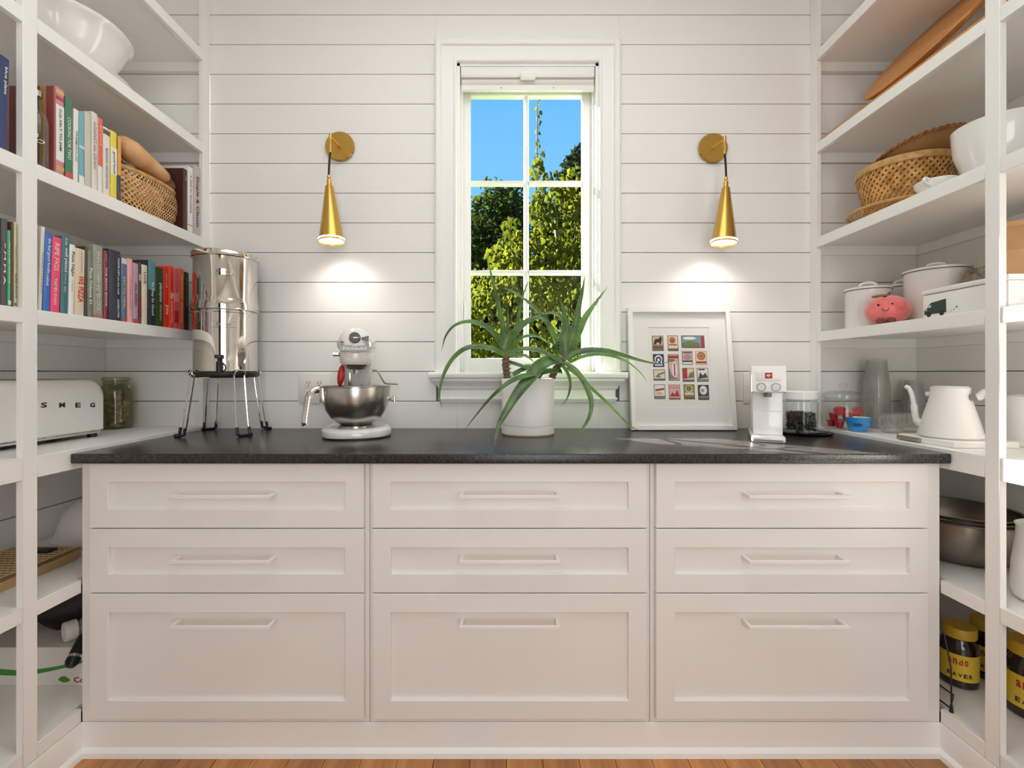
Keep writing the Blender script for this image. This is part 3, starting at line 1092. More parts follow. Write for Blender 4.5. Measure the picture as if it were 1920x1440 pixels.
# bowl
bc = (0, -.062, 0)
bw = MB().lathe([(0, .046), (.048, .046), (.062, .052), (.088, .072), (.108, .102), (.118, .134), (.1215, .165), (.1225, .186), (.1255, .188), (.1255, .190), (.1205, .190), (.1195, .165), (.116, .134), (.106, .104), (.086, .075), (.060, .055), (0, .050)], c=bc, n=64).build('bowl', STEEL, mx)
MB().lathe([(.048, .0395), (.066, .0395), (.066, .046), (.048, .050)], c=bc, n=40).build('bowl_foot', STEEL, bw)
hn = spline([(-.112, -.085, .178), (-.140, -.098, .176), (-.158, -.106, .158), (-.165, -.110, .120), (-.171, -.113, .066), (-.168, -.111, .056)], 6)
MB().tube(hn, .0115, n=10, wide=.35, ref=(.35, .9, 0)).build('bowl_handle', CHROME, bw)
MB().box(-.122, -.100, -.118, -.1155, .135, .182, bev=.001).build('handle_bracket', STEEL, bw)
MB().cyl((.118, -.062, .140), (.142, -.070, .140), .006, n=12).cyl((.137, -.070, .128), (.137, -.070, .152), .005, n=10).build('bowl_pin', CHROME, bw)
# bowl-lift arm and the red scraper hanging on the column
MB().tube(spline([(.056, .06, .250), (.075, .04, .244), (.098, .0, .206), (.110, -.01, .198), (.152, -.02, .196)], 6), .0042, n=10).build('lift_lever', STEEL, mx)
MB().ball((-.060, .012, .228), (.013, .007, .042), n=20, m=12, mat=Matrix.Rotation(R(6), 4, 'Y')).build('scraper', RED, mx)

# ---- potted aloe
pot_c = Vector((.079, 1.838, ZC))
aloe = thing('potted_aloe', pot_c, 'spiky green aloe in a white cylinder pot below the window', 'potted plant')
POTM = M('pot_glaze', (237, 234, 229), .42, var=.01, vscale=20)
TERRA = M('raw_clay', (196, 160, 118), .8)
sa_ = MB().lathe([(0, .004), (.100, .004), (.103, .006), (.103, .033), (.1, .034), (.0, .034)], n=56).build('saucer', POTM, aloe)
MB().lathe([(0, 0), (.101, 0), (.1028, .002), (.1028, .0045), (0, .0045)], n=56).build('saucer_base', TERRA, sa_)
MB().lathe([(0, .0345), (.097, .0345), (.097, .038), (.102, .0395), (.1025, .214), (.1005, .217), (.097, .217), (.096, .198), (0, .198)], n=56).build('pot', POTM, aloe)
MB().lathe([(0, .2035), (.05, .205), (.0955, .2), (.0955, .195), (0, .195)], n=40).build('soil', M('potting_soil', (70, 54, 40), .95, bump=1.0, bscale=80), aloe)
LEAFG = M('aloe_skin', (82, 116, 48), .38, var=.35, vscale=14, dark=(44, 74, 32), coat=.1)
LEAFL = M('aloe_skin_light', (112, 150, 66), .4, var=.3, vscale=14, dark=(74, 112, 48))
TOOTH = M('aloe_teeth', (196, 206, 160), .5)
STEMM = M('aloe_stem', (128, 104, 78), .85, var=.4, vscale=60, bump=.8, bscale=90)
def zpt(zx, zy, dy):
    return at(790 + zx / 3.789, 470 + zy / 3.789, pot_c.y + dy) - pot_c
def aloe_leaf(pts, w, d0, d1, m_=None, bow=0.0, teeth=True):
    # pts in zoom pixels of the photograph, w width in the same pixels, depth offset from d0 to d1 along the leaf
    k = len(pts)
    P3 = []
    for i, (a, b_) in enumerate(pts):
        t = i / (k - 1)
        P3.append(zpt(a, b_, d0 + (d1 - d0) * t ** 1.1 + bow * math.sin(PI * t)))
    pp = spline(P3, 5)
    N = len(pp)
    wm = w / 3.789 * pot_c.y / F / 2 * 1.12
    rad = []
    for i in range(N):
        t = i / (N - 1)
        rad.append(wm * max(.03, (1 - t ** 2.2) * (0.86 + .14 * math.sin(PI * min(1, t * 1.5)))))
    ref = Vector((0.05, -.72, .7))
    mb = MB()
    vs, fs = [], []
    tips = []
    for i, p in enumerate(pp):
        t = (pp[min(i + 1, N - 1)] - pp[max(i - 1, 0)]).normalized()
        a = t.cross(ref)
        if a.length < .15:
            a = t.cross(Vector((.3, -1, 0)))
        a.normalize()
        b_ = a.cross(t).normalized()
        if b_.dot(ref) < 0:
            b_ = -b_
        r_ = rad[i]
        # thick crescent: convex below, channelled above
        for (u, v) in ((-1, .10), (-.5, -.10), (0, -.16), (.5, -.10), (1, .10), (.62, -.34), (0, -.52), (-.62, -.34)):
            vs.append(p + a * (u * r_) + b_ * (v * r_))
        tips.append((p + a * r_ + b_ * (.1 * r_), a, r_))
        tips.append((p - a * r_ + b_ * (.1 * r_), -a, r_))
    for i in range(N - 1):
        for k_ in range(8):
            k2 = (k_ + 1) % 8
            fs.append((i * 8 + k_, i * 8 + k2, (i + 1) * 8 + k2, (i + 1) * 8 + k_))
    fs.append(tuple(range(8)))
    fs.append(tuple((N - 1) * 8 + k_ for k_ in range(8)))
    mb.add(vs, fs)
    lf = mb.build('leaf', m_ or LEAFG, aloe, sharp=50)
    if teeth and w > 26:
        tb = MB()
        for j, (p, a, r_) in enumerate(tips):
            if r_ < .0022:
                continue
            tb.cyl(p - a * .0006, p + a * .0032 + Vector((0, 0, .0006)), .0011, .0001, n=5, cap=False)
        tb.build('teeth', TOOTH, lf, sharp=0)
    return lf
AL = aloe_leaf
# stems
for pts, r0 in ((((610, 905), (604, 850), (598, 800), (606, 740)), .0135), (((928, 905), (950, 850), (985, 800), (1010, 760)), .0135)):
    pp = spline([zpt(a, b_, .0) for a, b_ in pts], 6)
    stm = MB().tube(pp, [r0 * (1 + .16 * math.sin(i * 1.9)) for i in range(len(pp))], n=12).build('stem', STEMM, aloe)
    for j in range(3, len(pp) - 2, 3):
        p = pp[j]
        MB().tube([p + Vector((-.012, -.006, .0)), p + Vector((0, -.0175, .003)), p + Vector((.014, -.006, .006)), p + Vector((.020, -.010, .009))], [.003, .004, .003, .0006], n=6).build('dry_leaf_base', STEMM, stm)
# left rosette
AL([(592, 700), (525, 595), (435, 525), (330, 503), (235, 533), (172, 610), (143, 715)], 44, .0, -.03)
AL([(605, 745), (505, 697), (400, 679), (300, 702), (210, 785), (150, 905), (128, 1020), (146, 1122)], 46, -.01, -.07)
AL([(606, 715), (575, 520), (520, 270), (465, 42)], 40, .0, .05)
AL([(636, 690), (672, 560), (705, 400), (735, 280), (766, 205)], 26, .015, .06)
AL([(612, 700), (616, 520), (616, 385)], 18, .02, .05, teeth=False)
AL([(600, 712), (640, 615), (715, 530), (790, 484), (850, 478), (910, 520)], 62, -.005, .0)
AL([(640, 700), (705, 622), (790, 603), (860, 625), (915, 672)], 30, .03, .07, LEAFL)
AL([(612, 738), (700, 700), (800, 700), (900, 735), (980, 792), (1040, 872), (1058, 955), (1038, 1045), (990, 1110)], 40, -.02, -.10)
AL([(630, 750), (720, 742), (770, 765), (806, 800)], 34, .02, .05, LEAFL)
AL([(620, 790), (700, 815), (790, 850), (850, 870)], 34, -.01, -.03, teeth=False)
# right rosette
AL([(1010, 762), (955, 625), (880, 490), (800, 402), (720, 336), (640, 284), (548, 262)], 42, .0, .05)
AL([(1020, 765), (1018, 640), (1030, 560), (1005, 480), (930, 440), (815, 466)], 70, .0, .02)
AL([(1035, 520), (1005, 400), (978, 340)], 26, .03, .05, teeth=False)
AL([(1035, 765), (1075, 620), (1110, 450), (1140, 300), (1163, 178)], 52, .005, .04)
AL([(1045, 765), (1095, 630), (1155, 490), (1235, 375), (1322, 258)], 58, .01, .05, LEAFL)
AL([(1030, 770), (1105, 725), (1205, 708), (1320, 715), (1440, 745), (1560, 780), (1680, 800), (1822, 778)], 56, -.01, -.03)
AL([(1050, 795), (1150, 752), (1260, 735), (1380, 755), (1480, 802), (1560, 872), (1606, 936)], 34, .02, .02, LEAFL)
AL([(1010, 790), (1082, 840), (1142, 912), (1190, 1010), (1208, 1090), (1190, 1190), (1130, 1282), (1052, 1352)], 44, -.03, -.235)
AL([(1030, 830), (1130, 900), (1215, 985), (1300, 1062), (1400, 1162), (1490, 1250), (1582, 1286)], 34, .0, .045, LEAFL)
AL([(1005, 775), (930, 778), (850, 812), (770, 905), (682, 1015), (605, 1140), (545, 1255), (518, 1380)], 92, -.03, -.32)
AL([(960, 850), (850, 868), (720, 893), (610, 945), (505, 1035), (400, 1155), (298, 1288)], 40, -.07, -.17, bow=-.06)
# offsets low in the pot
AL([(650, 880), (720, 845), (800, 820), (880, 800)], 40, -.02, -.02, teeth=False)
AL([(985, 860), (940, 850), (870, 870), (820, 895)], 36, -.04, -.06, LEAFL, teeth=False)
AL([(800, 905), (840, 885), (870, 870)], 30, -.03, -.04, LEAFL, teeth=False)
AL([(960, 840), (985, 850), (1000, 880)], 30, -.03, -.05, teeth=False)
AL([(830, 905), (880, 850), (960, 835)], 30, .02, .02, teeth=False)

# ---- framed print leaning on the wall
ang = math.atan2(2.018 - 1.952, .512)
fr = thing('picture_frame', (.729, 1.952, ZC + .0006), 'white framed print of small vintage labels leaning on the wall', 'picture', rot=(-ang, 0, 0))
FW, FH = .217, .517
FRW = M('frame_lacquer', (240, 238, 234), .35)
mb = MB()
rectring(mb, -FW, FW, 0, FH, [(0, .0), (0, -.022), (.001, -.023), (.018, -.023), (.019, -.022), (.019, -.010), (.019, 0)])
mb.build('frame', FRW, fr, sharp=25)
MB().box(-FW + .002, FW - .002, -.004, .0, .002, FH - .002).build('backing', M('backing_board', (180, 170, 155), .8), fr)
mb = MB()
OX0, OX1, OZ0, OZ1 = -.132, .127, .092, .436
rectring(mb, -FW + .018, FW - .018, .018, FH - .018, [(0, -.0042), (0, -.0062), (0, -.0065)])
for a in ((-FW + .018, OX0, .018, FH - .018), (OX1, FW - .018, .018, FH - .018), (OX0, OX1, .018, OZ0), (OX0, OX1, OZ1, FH - .018)):
    mb.box(a[0], a[1], -.0075, -.0042, a[2], a[3])
mat_ = mb.build('mat_board', M('mat_paper', (238, 235, 230), .8), fr, sharp=0)
MB().box(OX0 - .004, OX1 + .004, -.0052, -.0042, OZ0 - .004, OZ1 + .004).build('print_paper', M('print_paper', (236, 232, 225), .8), fr)
MB().box(-FW + .0188, FW - .0188, -.0122, -.0110, .0188, FH - .0188).build('glazing', glass('picture_glass', (253, 253, 253), .10, .0, .006), fr)
# label stamps: zoom pixels of the crop (1160,560) x5.54 -> position on the sheet
def fpos(zx, zy):
    px, py = 1160 + zx / 5.5375, 560 + zy / 5.5375
    v = (807 - py) / (807 - 577)                      # 0 at the bottom edge, 1 at the top
    s_ = 451 + (435 - 451) * v
    return ((px - VX) / s_ - .729, FH * v)
def pm(c):
    return M('print_%d_%d_%d' % c, c, .75)
INK = {'k': pm((52, 48, 46)), 'br': pm((128, 104, 80)), 'tan': pm((205, 180, 145)), 'cream': pm((226, 208, 178)), 'navy': pm((46, 52, 104)), 'blue': pm((120, 150, 165)),
       'red': pm((170, 52, 50)), 'pink': pm((214, 178, 170)), 'mau': pm((176, 140, 146)), 'or': pm((214, 130, 84)), 'wh': pm((232, 228, 222)), 'gr': pm((130, 128, 124)), 'ol': pm((150, 138, 84)), 'grn': pm((110, 128, 76)), 'dg': pm((74, 70, 70))}
def stamp(x0, y0, x1, y1, bg, border, shapes):
    (a, zt), (b_, zb) = fpos(x0, y0), fpos(x1, y1)
    keys = [border, bg] + [s_[0] for s_ in shapes]
    mats = [INK[k] for k in keys]
    mb = MB()
    w, h = (b_ - a), (zt - zb)
    c = ((a + b_) / 2, (zt + zb) / 2)
    mb.mi = 0
    mb.box(a, b_, -.0059, -.0053, zb, zt)
    mb.mi = 1
    e = .0022
    mb.box(a + e, b_ - e, -.0061, -.0059, zb + e, zt - e)
    for i, sh in enumerate(shapes):
        mb.mi = 2 + i
        y_ = -.00615 - .00006 * i
        kind, q = sh[1], sh[2]
        if kind == 'r':       # rectangle u0,v0,u1,v1
            mb.box(a + w * q[0], a + w * q[2], y_ - .00005, y_, zb + h * q[1], zb + h * q[3])
        elif kind == 'e':     # ellipse u,v,ru,rv
            poly = [(a + w * (q[0] + q[2] * math.cos(2 * PI * t / 20)), zb + h * (q[1] + q[3] * math.sin(2 * PI * t / 20))) for t in range(20)]
            mb.prism(poly, -y_, -y_ + .00005, Matrix(((1, 0, 0, 0), (0, 0, -1, 0), (0, 1, 0, 0), (0, 0, 0, 1))))
        else:                 # polygon
            poly = [(a + w * u, zb + h * v) for (u, v) in q]
            mb.prism(poly, -y_, -y_ + .00005, Matrix(((1, 0, 0, 0), (0, 0, -1, 0), (0, 1, 0, 0), (0, 0, 0, 1))))
    return mb.build('label_print', mats, fr, sharp=0)
CAT = [(.12, .42), (.2, .66), (.3, .78), (.6, .8), (.72, .95), (.85, .9), (.88, .72), (.8, .6), (.78, .42), (.66, .42), (.62, .55), (.4, .55), (.36, .42)]
stamp(340, 385, 464, 545, 'tan', 'k', [('br', 'r', (.03, .02, .97, .38)), ('k', 'p', CAT), ('dg', 'r', (.1, .2, .9, .26))])
stamp(500, 382, 617, 547, 'cream', 'k', [('or', 'e', (.45, .7, .33, .22)), ('br', 'e', (.45, .66, .22, .16)), ('red', 'r', (.12, .36, .86, .44)), ('br', 'r', (.05, .03, .95, .17))])
stamp(642, 382, 888, 515, 'blue', 'k', [('grn', 'p', [(.02, .4), (.4, .6), (.8, .35), (.8, .15), (.02, .12)]), ('wh', 'e', (.35, .78, .28, .12)), ('br', 'r', (.03, .05, .8, .2)), ('red', 'r', (.85, .05, .97, .92))])
stamp(350, 580, 470, 716, 'navy', 'navy', [('wh', 'e', (.5, .6, .36, .32)), ('navy', 'e', (.5, .56, .26, .24)), ('wh', 'e', (.5, .55, .12, .12)), ('navy', 'r', (.1, .2, .9, .34)), ('wh', 'r', (.15, .1, .85, .2))])
stamp(505, 582, 630, 858, 'pink', 'k', [('red', 'r', (.05, .84, .95, .95)), ('grn', 'r', (.05, .72, .6, .82)), ('gr', 'p', [(.05, .03), (.05, .5), (.3, .2), (.95, .06)]), ('wh', 'e', (.56, .42, .24, .3)), ('red', 'r', (.5, .18, .62, .66))])
stamp(650, 548, 765, 692, 'pink', 'k', [('k', 'r', (.1, .84, .9, .92)), ('mau', 'e', (.5, .55, .36, .22)), ('k', 'r', (.05, .2, .95, .3)), ('wh', 'r', (.05, .05, .95, .18))])
stamp(788, 548, 914, 692, 'cream', 'or', [('br', 'e', (.5, .64, .36, .30)), ('or', 'e', (.5, .64, .26, .22)), ('br', 'e', (.5, .64, .12, .1)), ('red', 'r', (.06, .1, .94, .24))])
stamp(355, 742, 482, 858, 'cream', 'k', [('gr', 'p', [(.1, .3), (.4, .62), (.9, .8), (.95, .68), (.5, .45), (.7, .25)]), ('dg', 'r', (.04, .06, .96, .16))])
stamp(655, 726, 782, 870, 'cream', 'k', [('red', 'r', (.02, .22, .42, .97)), ('grn', 'p', [(.45, .25), (.6, .6), (.95, .75), (.97, .3)]), ('br', 'r', (.03, .03, .97, .16))])
stamp(804, 726, 930, 870, 'wh', 'k', [('k', 'r', (.14, .84, .7, .93)), ('dg', 'p', [(.08, .2), (.3, .7), (.5, .45), (.75, .66), (.95, .3)]), ('gr', 'r', (.03, .05, .97, .2))])
stamp(362, 898, 484, 1050, 'wh', 'k', [('gr', 'r', (.03, .02, .97, .22)), ('red', 'p', [(.1, .52), (.9, .62), (.92, .76), (.12, .68)]), ('tan', 'e', (.45, .38, .36, .1))])
stamp(514, 900, 640, 1055, 'pink', 'red', [('red', 'p', [(.08, .2), (.3, .5), (.5, .34), (.75, .66), (.93, .2)]), ('mau', 'r', (.1, .76, .9, .84)), ('br', 'r', (.03, .03, .97, .12))])
stamp(668, 898, 790, 1052, 'tan', 'k', [('ol', 'r', (.03, .03, .97, .97)), ('tan', 'e', (.5, .7, .36, .26)), ('grn', 'e', (.48, .72, .24, .18)), ('cream', 'r', (.1, .3, .9, .44)), ('br', 'r', (.06, .04, .94, .2))])
stamp(816, 903, 938, 1058, 'dg', 'k', [('wh', 'e', (.5, .64, .34, .30)), ('mau', 'e', (.42, .62, .14, .12)), ('gr', 'r', (.05, .1, .95, .26))])

# ---- espresso machine
em = thing('espresso_machine', (.889, 1.598, ZC), 'slim white capsule espresso machine with two round buttons', 'coffee machine', rz=R(-25))
emw = M('machine_white', (243, 241, 237), .18, coat=.4)
ew = .0515
MB().box(-ew, ew, 0, .255, .0, .022, bev=.006, seg=3).build('drip_tray', emw, em)
MB().box(-ew + .004, ew - .004, .052, .255, .022, .262, bev=.005, seg=3).build('body', emw, em)
hd_ = MB().prism([(-.0, .175), (-.0, .235), (.012, .262), (.255, .262), (.255, .170), (.01, .170)], -ew, ew,
                 Matrix(((0, 0, 1, 0), (1, 0, 0, -.004), (0, 1, 0, 0), (0, 0, 0, 1)))).build('brew_head', emw, em)
MB().box(-ew + .014, ew - .014, -.0065, -.0035, .212, .243, bev=.0015).build('front_plate', PLASW, hd_)
lg_ = MB().box(-.011, .011, -.0085, -.0060, .220, .239, bev=.0008, seg=1).build('logo', M('logo_red', (176, 28, 32), .5), hd_)
lettering('illy', .016, .010, M('logo_white', (240, 236, 232), .5), lg_, (0, -.0087, .2295), (1, 0, 0), (0, 0, 1), bold=.02, shear=.4)
for k, dx in enumerate((-.022, .022)):
    mm = Matrix.Translation((dx, -.004, .190)) @ Matrix.Rotation(R(90), 4, 'X')
    bt_ = MB().lathe([(.0125, 0), (.0125, .003), (.0145, .003), (.0145, 0)], n=32, mat=mm).build('button_ring', M('button_grey', (150, 147, 143), .3, .6), hd_)
    MB().lathe([(0, .0026), (.0088, .0026), (.0098, .001), (.0098, 0)], n=28, mat=mm).build('button', PLASW, bt_)
    MB().lathe([(.0030, .0027), (.0030, .0033), (.0042, .0033), (.0042, .0027)], n=20, mat=mm).build('button_mark', M('button_grey', (150, 147, 143), .3, .6), bt_)
MB().cyl((0, .03, .170), (0, .03, .155), .012, n=16).build('spout', M('machine_grey', (120, 118, 115), .4), hd_)
cg = MB().box(-ew + .006, ew - .006, .040, .054, .0225, .105, bev=.003).build('cup_shelf', emw, em)
MB().box(-ew + .008, ew - .008, -.001, .001, .006, .010).build('tray_seam', M('machine_grey', (120, 118, 115), .4), em)

# ---- black tray with a coffee canister and its cord
tc_ = Vector((1.165, 1.835, ZC))
trv = MB().lathe([(0, 0), (.085, 0), (.092, .003), (.095, .009), (.093, .010), (.086, .006), (0, .005)], n=48).build('serving_tray', M('black_lacquer', (20, 19, 19), .2), None, tc_)
tag(trv, 'round black tray under the coffee bean canister', 'tray')
cn = thing('coffee_canister', tc_ + Vector((-.004, .02, .0062)), 'glass canister of dark coffee pods with a white lid', 'canister')
MB().lathe([(0, 0), (.056, 0), (.058, .003), (.058, .118), (.054, .122), (.054, .128), (.052, .128), (.052, .121), (.056, .116), (.056, .005), (0, .003)], n=40).build('jar', GLASS, cn)
MB().lathe([(0, .1285), (.058, .1285), (.060, .130), (.060, .158), (.057, .161), (0, .161)], n=40).build('lid', PLASW, cn)
mb = MB()
random.seed(11)
for k in range(420):
    a, r_, z_ = random.uniform(0, 2 * PI), .050 * math.sqrt(random.random()), random.uniform(.008, .076)
    mb.ball((r_ * math.cos(a), r_ * math.sin(a), z_), (.0062, .0048, .0040), n=8, m=6, mat=Matrix.Rotation(random.uniform(0, 3), 4, 'X') @ Matrix.Rotation(random.uniform(0, 3), 4, 'Z'))
tag(mb.build('coffee_beans', M('coffee_bean', (30, 23, 20), .3), cn), kind='stuff')
cd = spline([(1.095, 1.775, ZC + .06), (1.088, 1.765, ZC + .035), (1.10, 1.755, ZC + .013), (1.15, 1.750, ZC + .012), (1.20, 1.765, ZC + .012), (1.225, 1.80, ZC + .012)], 8)
tag(MB().tube(cd, .0035, n=8).build('power_cord', CORD, None), 'black power cord curling over the round tray', 'cord')

# ============================================================ BOOKS
def bm_(c, nm=None):
    return M('cover_%d_%d_%d' % c, c, .42, coat=.15)
def ink(c):
    return M('ink_%d_%d_%d' % c, c, .6)
BW, BK = (238, 234, 226), (34, 32, 32)
def book(xs, Yn, Yf, z, h, col, label, titles=(), lean=0.0, depth=.19, blocks=(), stripes=(), cat='book', group='cookbooks on the left shelves'):
    # xs: x of the spine; Yn..Yf: along the shelf; titles: (text, colour, from, to, width share[, offset]); blocks: (colour, z0, z1) bands on the spine
    t = Yf - Yn
    root = thing('cookbook', (xs, (Yn + Yf) / 2, z + .0006 + t / 2 * math.sin(R(lean))), label, cat, group, rot=(R(-lean), 0, 0))
    cm = bm_(col)
    c = .0026
    mb = MB()
    mb.box(-depth, 0, -t / 2, -t / 2 + c, 0, h, bev=.0007, seg=1)
    mb.box(-depth, 0, t / 2 - c, t / 2, 0, h, bev=.0007, seg=1)
    st = []
    for k in range(7):
        a = (k / 6 - .5) * 2
        st.append([(.0015 * (1 - a * a) - .0006, a * t / 2, 0.0), (.0015 * (1 - a * a) - .0006, a * t / 2, h)])
    mb.sweep(st)
    mb.box(-c, -.0006, -t / 2 + .0002, t / 2 - .0002, 0, h)
    cv = mb.build('cover', cm, root, recalc=False)
    MB().box(-depth + .004, -.0028, -t / 2 + c, t / 2 - c, .003, h - .004).build('pages', PAGES, root)
    for (bc_, a, b) in blocks:
        MB().box(.0002, .0012, -t / 2 + .0004, t / 2 - .0004, h * a, h * b).build('spine_band', bm_(bc_), cv)
    for ti in titles:
        text, tcol, a, b, wsh = ti[:5]
        off = ti[5] if len(ti) > 5 else 0.0
        lettering(text, h * (b - a), t * wsh, ink(tcol), cv, (.0017, off * t, h * (1 - (a + b) / 2)), (0, 0, -1), (0, 1, 0), bold=.012)
    for (bc_, a, b) in stripes:
        MB().box(-depth + depth * a, -depth + depth * b, -t / 2 - .0005, -t / 2 + .0002, .0005, h - .0005).build('cover_stripe', bm_(bc_), cv)
    return root
XS = -1.297
def Yx(px, xs=XS):
    return F * -xs / (VX - px)
def row(z, org, scale, items, group):
    for it in items:
        (x0, x1, ytop, ybase, col, label, titles), kw = it[:7], (it[7] if len(it) > 7 else {})
        p0, p1 = org[0] + x0 / scale, org[0] + x1 / scale
        Yn, Yf = Yx(p0), Yx(p1)
        h = (ybase - ytop) / scale * ((Yn + Yf) / 2) / F
        book(XS, Yn + .0006, Yf - .0010, z, h, col, label, titles, group=group, **kw)
g1 = 'cookbooks on the lower book shelf'
row(1.325, (0, 380), 4.8, [
    (340, 379, 205, 965, (218, 214, 202), 'cream cookbook with grey lettering, left of the blue one', [('TARTINE', (120, 116, 108), .3, .5, .4), ('A LATE CANON', (140, 134, 126), .52, .8, .35)], dict(lean=2.4)),
    (380, 447, 258, 970, (34, 100, 182), 'bright blue cookbook next to the pink one', [('the feel good foodie', BW, .07, .52, .55), ('cookbook', BW, .53, .68, .4)], dict(lean=2.3)),
    (449, 534, 305, 985, (228, 62, 112), 'hot pink cookbook with white capital lettering', [('RIPE FIGS', (250, 214, 200), .08, .45, .52, -.06), ('YASMIN KHAN', (250, 214, 200), .55, .9, .36, -.06)], dict(lean=2.2)),
    (537, 610, 303, 1000, (42, 104, 110), 'dark teal cookbook next to the slim white one', [('well plated', BW, .14, .46, .52), ('every day', (160, 190, 186), .48, .73, .46), ('Erin Clarke', BW, .02, .11, .3)], dict(lean=1.9)),
    (612, 666, 378, 1010, (240, 237, 230), 'slim white cookbook with black handwritten title', [('Pizza Night', BK, .1, .46, .62), ('A L E X A N D R A', (130, 126, 120), .5, .68, .22)], dict(lean=1.5)),
    (669, 756, 415, 1018, (222, 204, 178), 'beige cookbook with bold red capital title', [('WE PIZZA', (204, 44, 40), .40, .80, .62, .12), ('the union square pizza', (120, 100, 84), .05, .34, .16, .12)], dict(lean=1.1)),
    (758, 783, 392, 1022, (64, 54, 44), 'thin dark brown cookbook beside the olive one', [], dict(lean=.8)),
    (785, 836, 430, 1028, (112, 116, 98), 'olive grey cookbook with white pizza lettering', [('Pizza Volume 01', BW, .26, .8, .55)], dict(lean=.5)),
    (838, 926, 385, 1040, (142, 146, 132), 'wide sage green cookbook with pale serif lettering', [('WHEN SOUTHERN WOMEN COOK', (214, 212, 200), .08, .9, .42)], dict(blocks=[((190, 96, 76), .015, .05)])),
    (930, 972, 428, 1045, (122, 26, 40), 'dark red cookbook between sage and navy ones', [('THE BEAN BOOK', (226, 206, 196), .24, .82, .5), ('RANCHO', (200, 160, 150), .05, .16, .3)]),
    (974, 1086, 428, 1058, (24, 28, 54), 'thick navy cookbook with fine white lettering', [('TRADER JOE\'S one stop meals', BW, .09, .62, .2, .28), ('ANDREA LYNN', BW, .69, .95, .16, .28)]),
    (1090, 1142, 490, 1068, (78, 106, 132), 'slate blue cookbook with a patterned spine', [('EAT TO HEAL', (228, 196, 120), .3, .8, .36)], dict(blocks=[((214, 206, 196), .90, .985), ((176, 64, 62), .0, .05)])),
    (1145, 1194, 505, 1078, (232, 166, 168), 'pale pink cookbook beside the lavender one', [('salt sugar smoke', (200, 120, 124), .3, .8, .34)]),
    (1197, 1246, 545, 1085, (176, 150, 170), 'lavender cookbook titled in dark lower case', [('the skillet', (74, 52, 74), .33, .72, .5)], dict(blocks=[((178, 54, 60), .0, .07)])),
    (1248, 1273, 535, 1090, (62, 34, 34), 'thin dark maroon cookbook with a mottled spine', [], dict(blocks=[((136, 48, 50), .1, .45), ((190, 160, 130), .7, .8)])),
    (1275, 1326, 565, 1100, (226, 214, 194), 'cream cookbook with brown capitals, beside the teal and navy one', [('LIVE', (110, 84, 60), .12, .32, .42)]),
    (1330, 1396, 530, 1110, (28, 44, 54), 'cookbook half teal half navy with white script', [('So Easy So Good', BW, .33, .84, .46, .1)], dict(blocks=[((86, 142, 150), .55, 1.0)])),
    (1400, 1470, 597, 1125, (46, 74, 36), 'dark green cookbook with white lower case title', [('plantyou', BW, .26, .58, .5, .1), ('CARLEIGH BODRUG', (200, 204, 180), .62, .9, .22, .1)]),
    (1473, 1519, 590, 1130, (212, 46, 40), 'scarlet cookbook beside the orange-red one', [('you', BW, .62, .78, .6), ('carina wolff', (240, 200, 190), .1, .34, .28)]),
    (1520, 1566, 585, 1138, (238, 76, 40), 'orange-red cookbook with a large white numeral', [('5', BW, .42, .53, .6), ('INGREDIENT BAKING', (250, 214, 190), .56, .92, .3), ('EVERYDAY', (190, 40, 24), .08, .38, .34)]),
    (1568, 1610, 605, 1142, (224, 96, 108), 'rosy pink patterned cookbook between the orange ones', [], dict(blocks=[((190, 40, 58), .1, .3), ((236, 150, 150), .45, .6)])),
    (1611, 1656, 600, 1145, (240, 100, 42), 'bright orange cookbook beside the black one', [('THE FLAVOR BOOK', (252, 220, 180), .1, .5, .34), ('HARRY ROSEN', (252, 220, 180), .55, .88, .28)]),
    (1657, 1700, 630, 1150, (32, 30, 32), 'slim black cookbook at the end beside the water filter', [('the essentials', (150, 144, 140), .1, .6, .28)]),
], g1)
# near end of the same shelf, past the upright
row(1.325, (0, 380), 4.8, [
    (-95, -1, 110, 905, (66, 64, 66), 'wide charcoal cookbook with spaced white capitals', [('SUMMA', BW, .32, .78, .34, .3), ('apple', BW, .22, .3, .2, .3)], dict(depth=.22)),
    (1, 66, 130, 912, (72, 70, 72), 'charcoal grey cookbook left of the green one', [('M M A', BW, .38, .76, .34), ('app', BW, .28, .34, .2)], dict(lean=.5)),
    (67, 100, 242, 925, (62, 176, 118), 'mint green cookbook near the upright', [("there's rise at home", BW, .14, .7, .5)], dict(blocks=[((210, 226, 214), .02, .075)])),
    (101, 125, 168, 930, (96, 70, 46), 'tall brown cookbook beside the mint green one', []),
    (126, 152, 170, 934, (212, 204, 160), 'pale yellow cookbook with large black capitals', [('SALADS', BK, .6, .9, .6), ('saltwater', (120, 116, 96), .28, .56, .4)], dict(blocks=[((110, 104, 84), .015, .05)])),
], g1)
g2 = 'cookbooks on the upper book shelf'
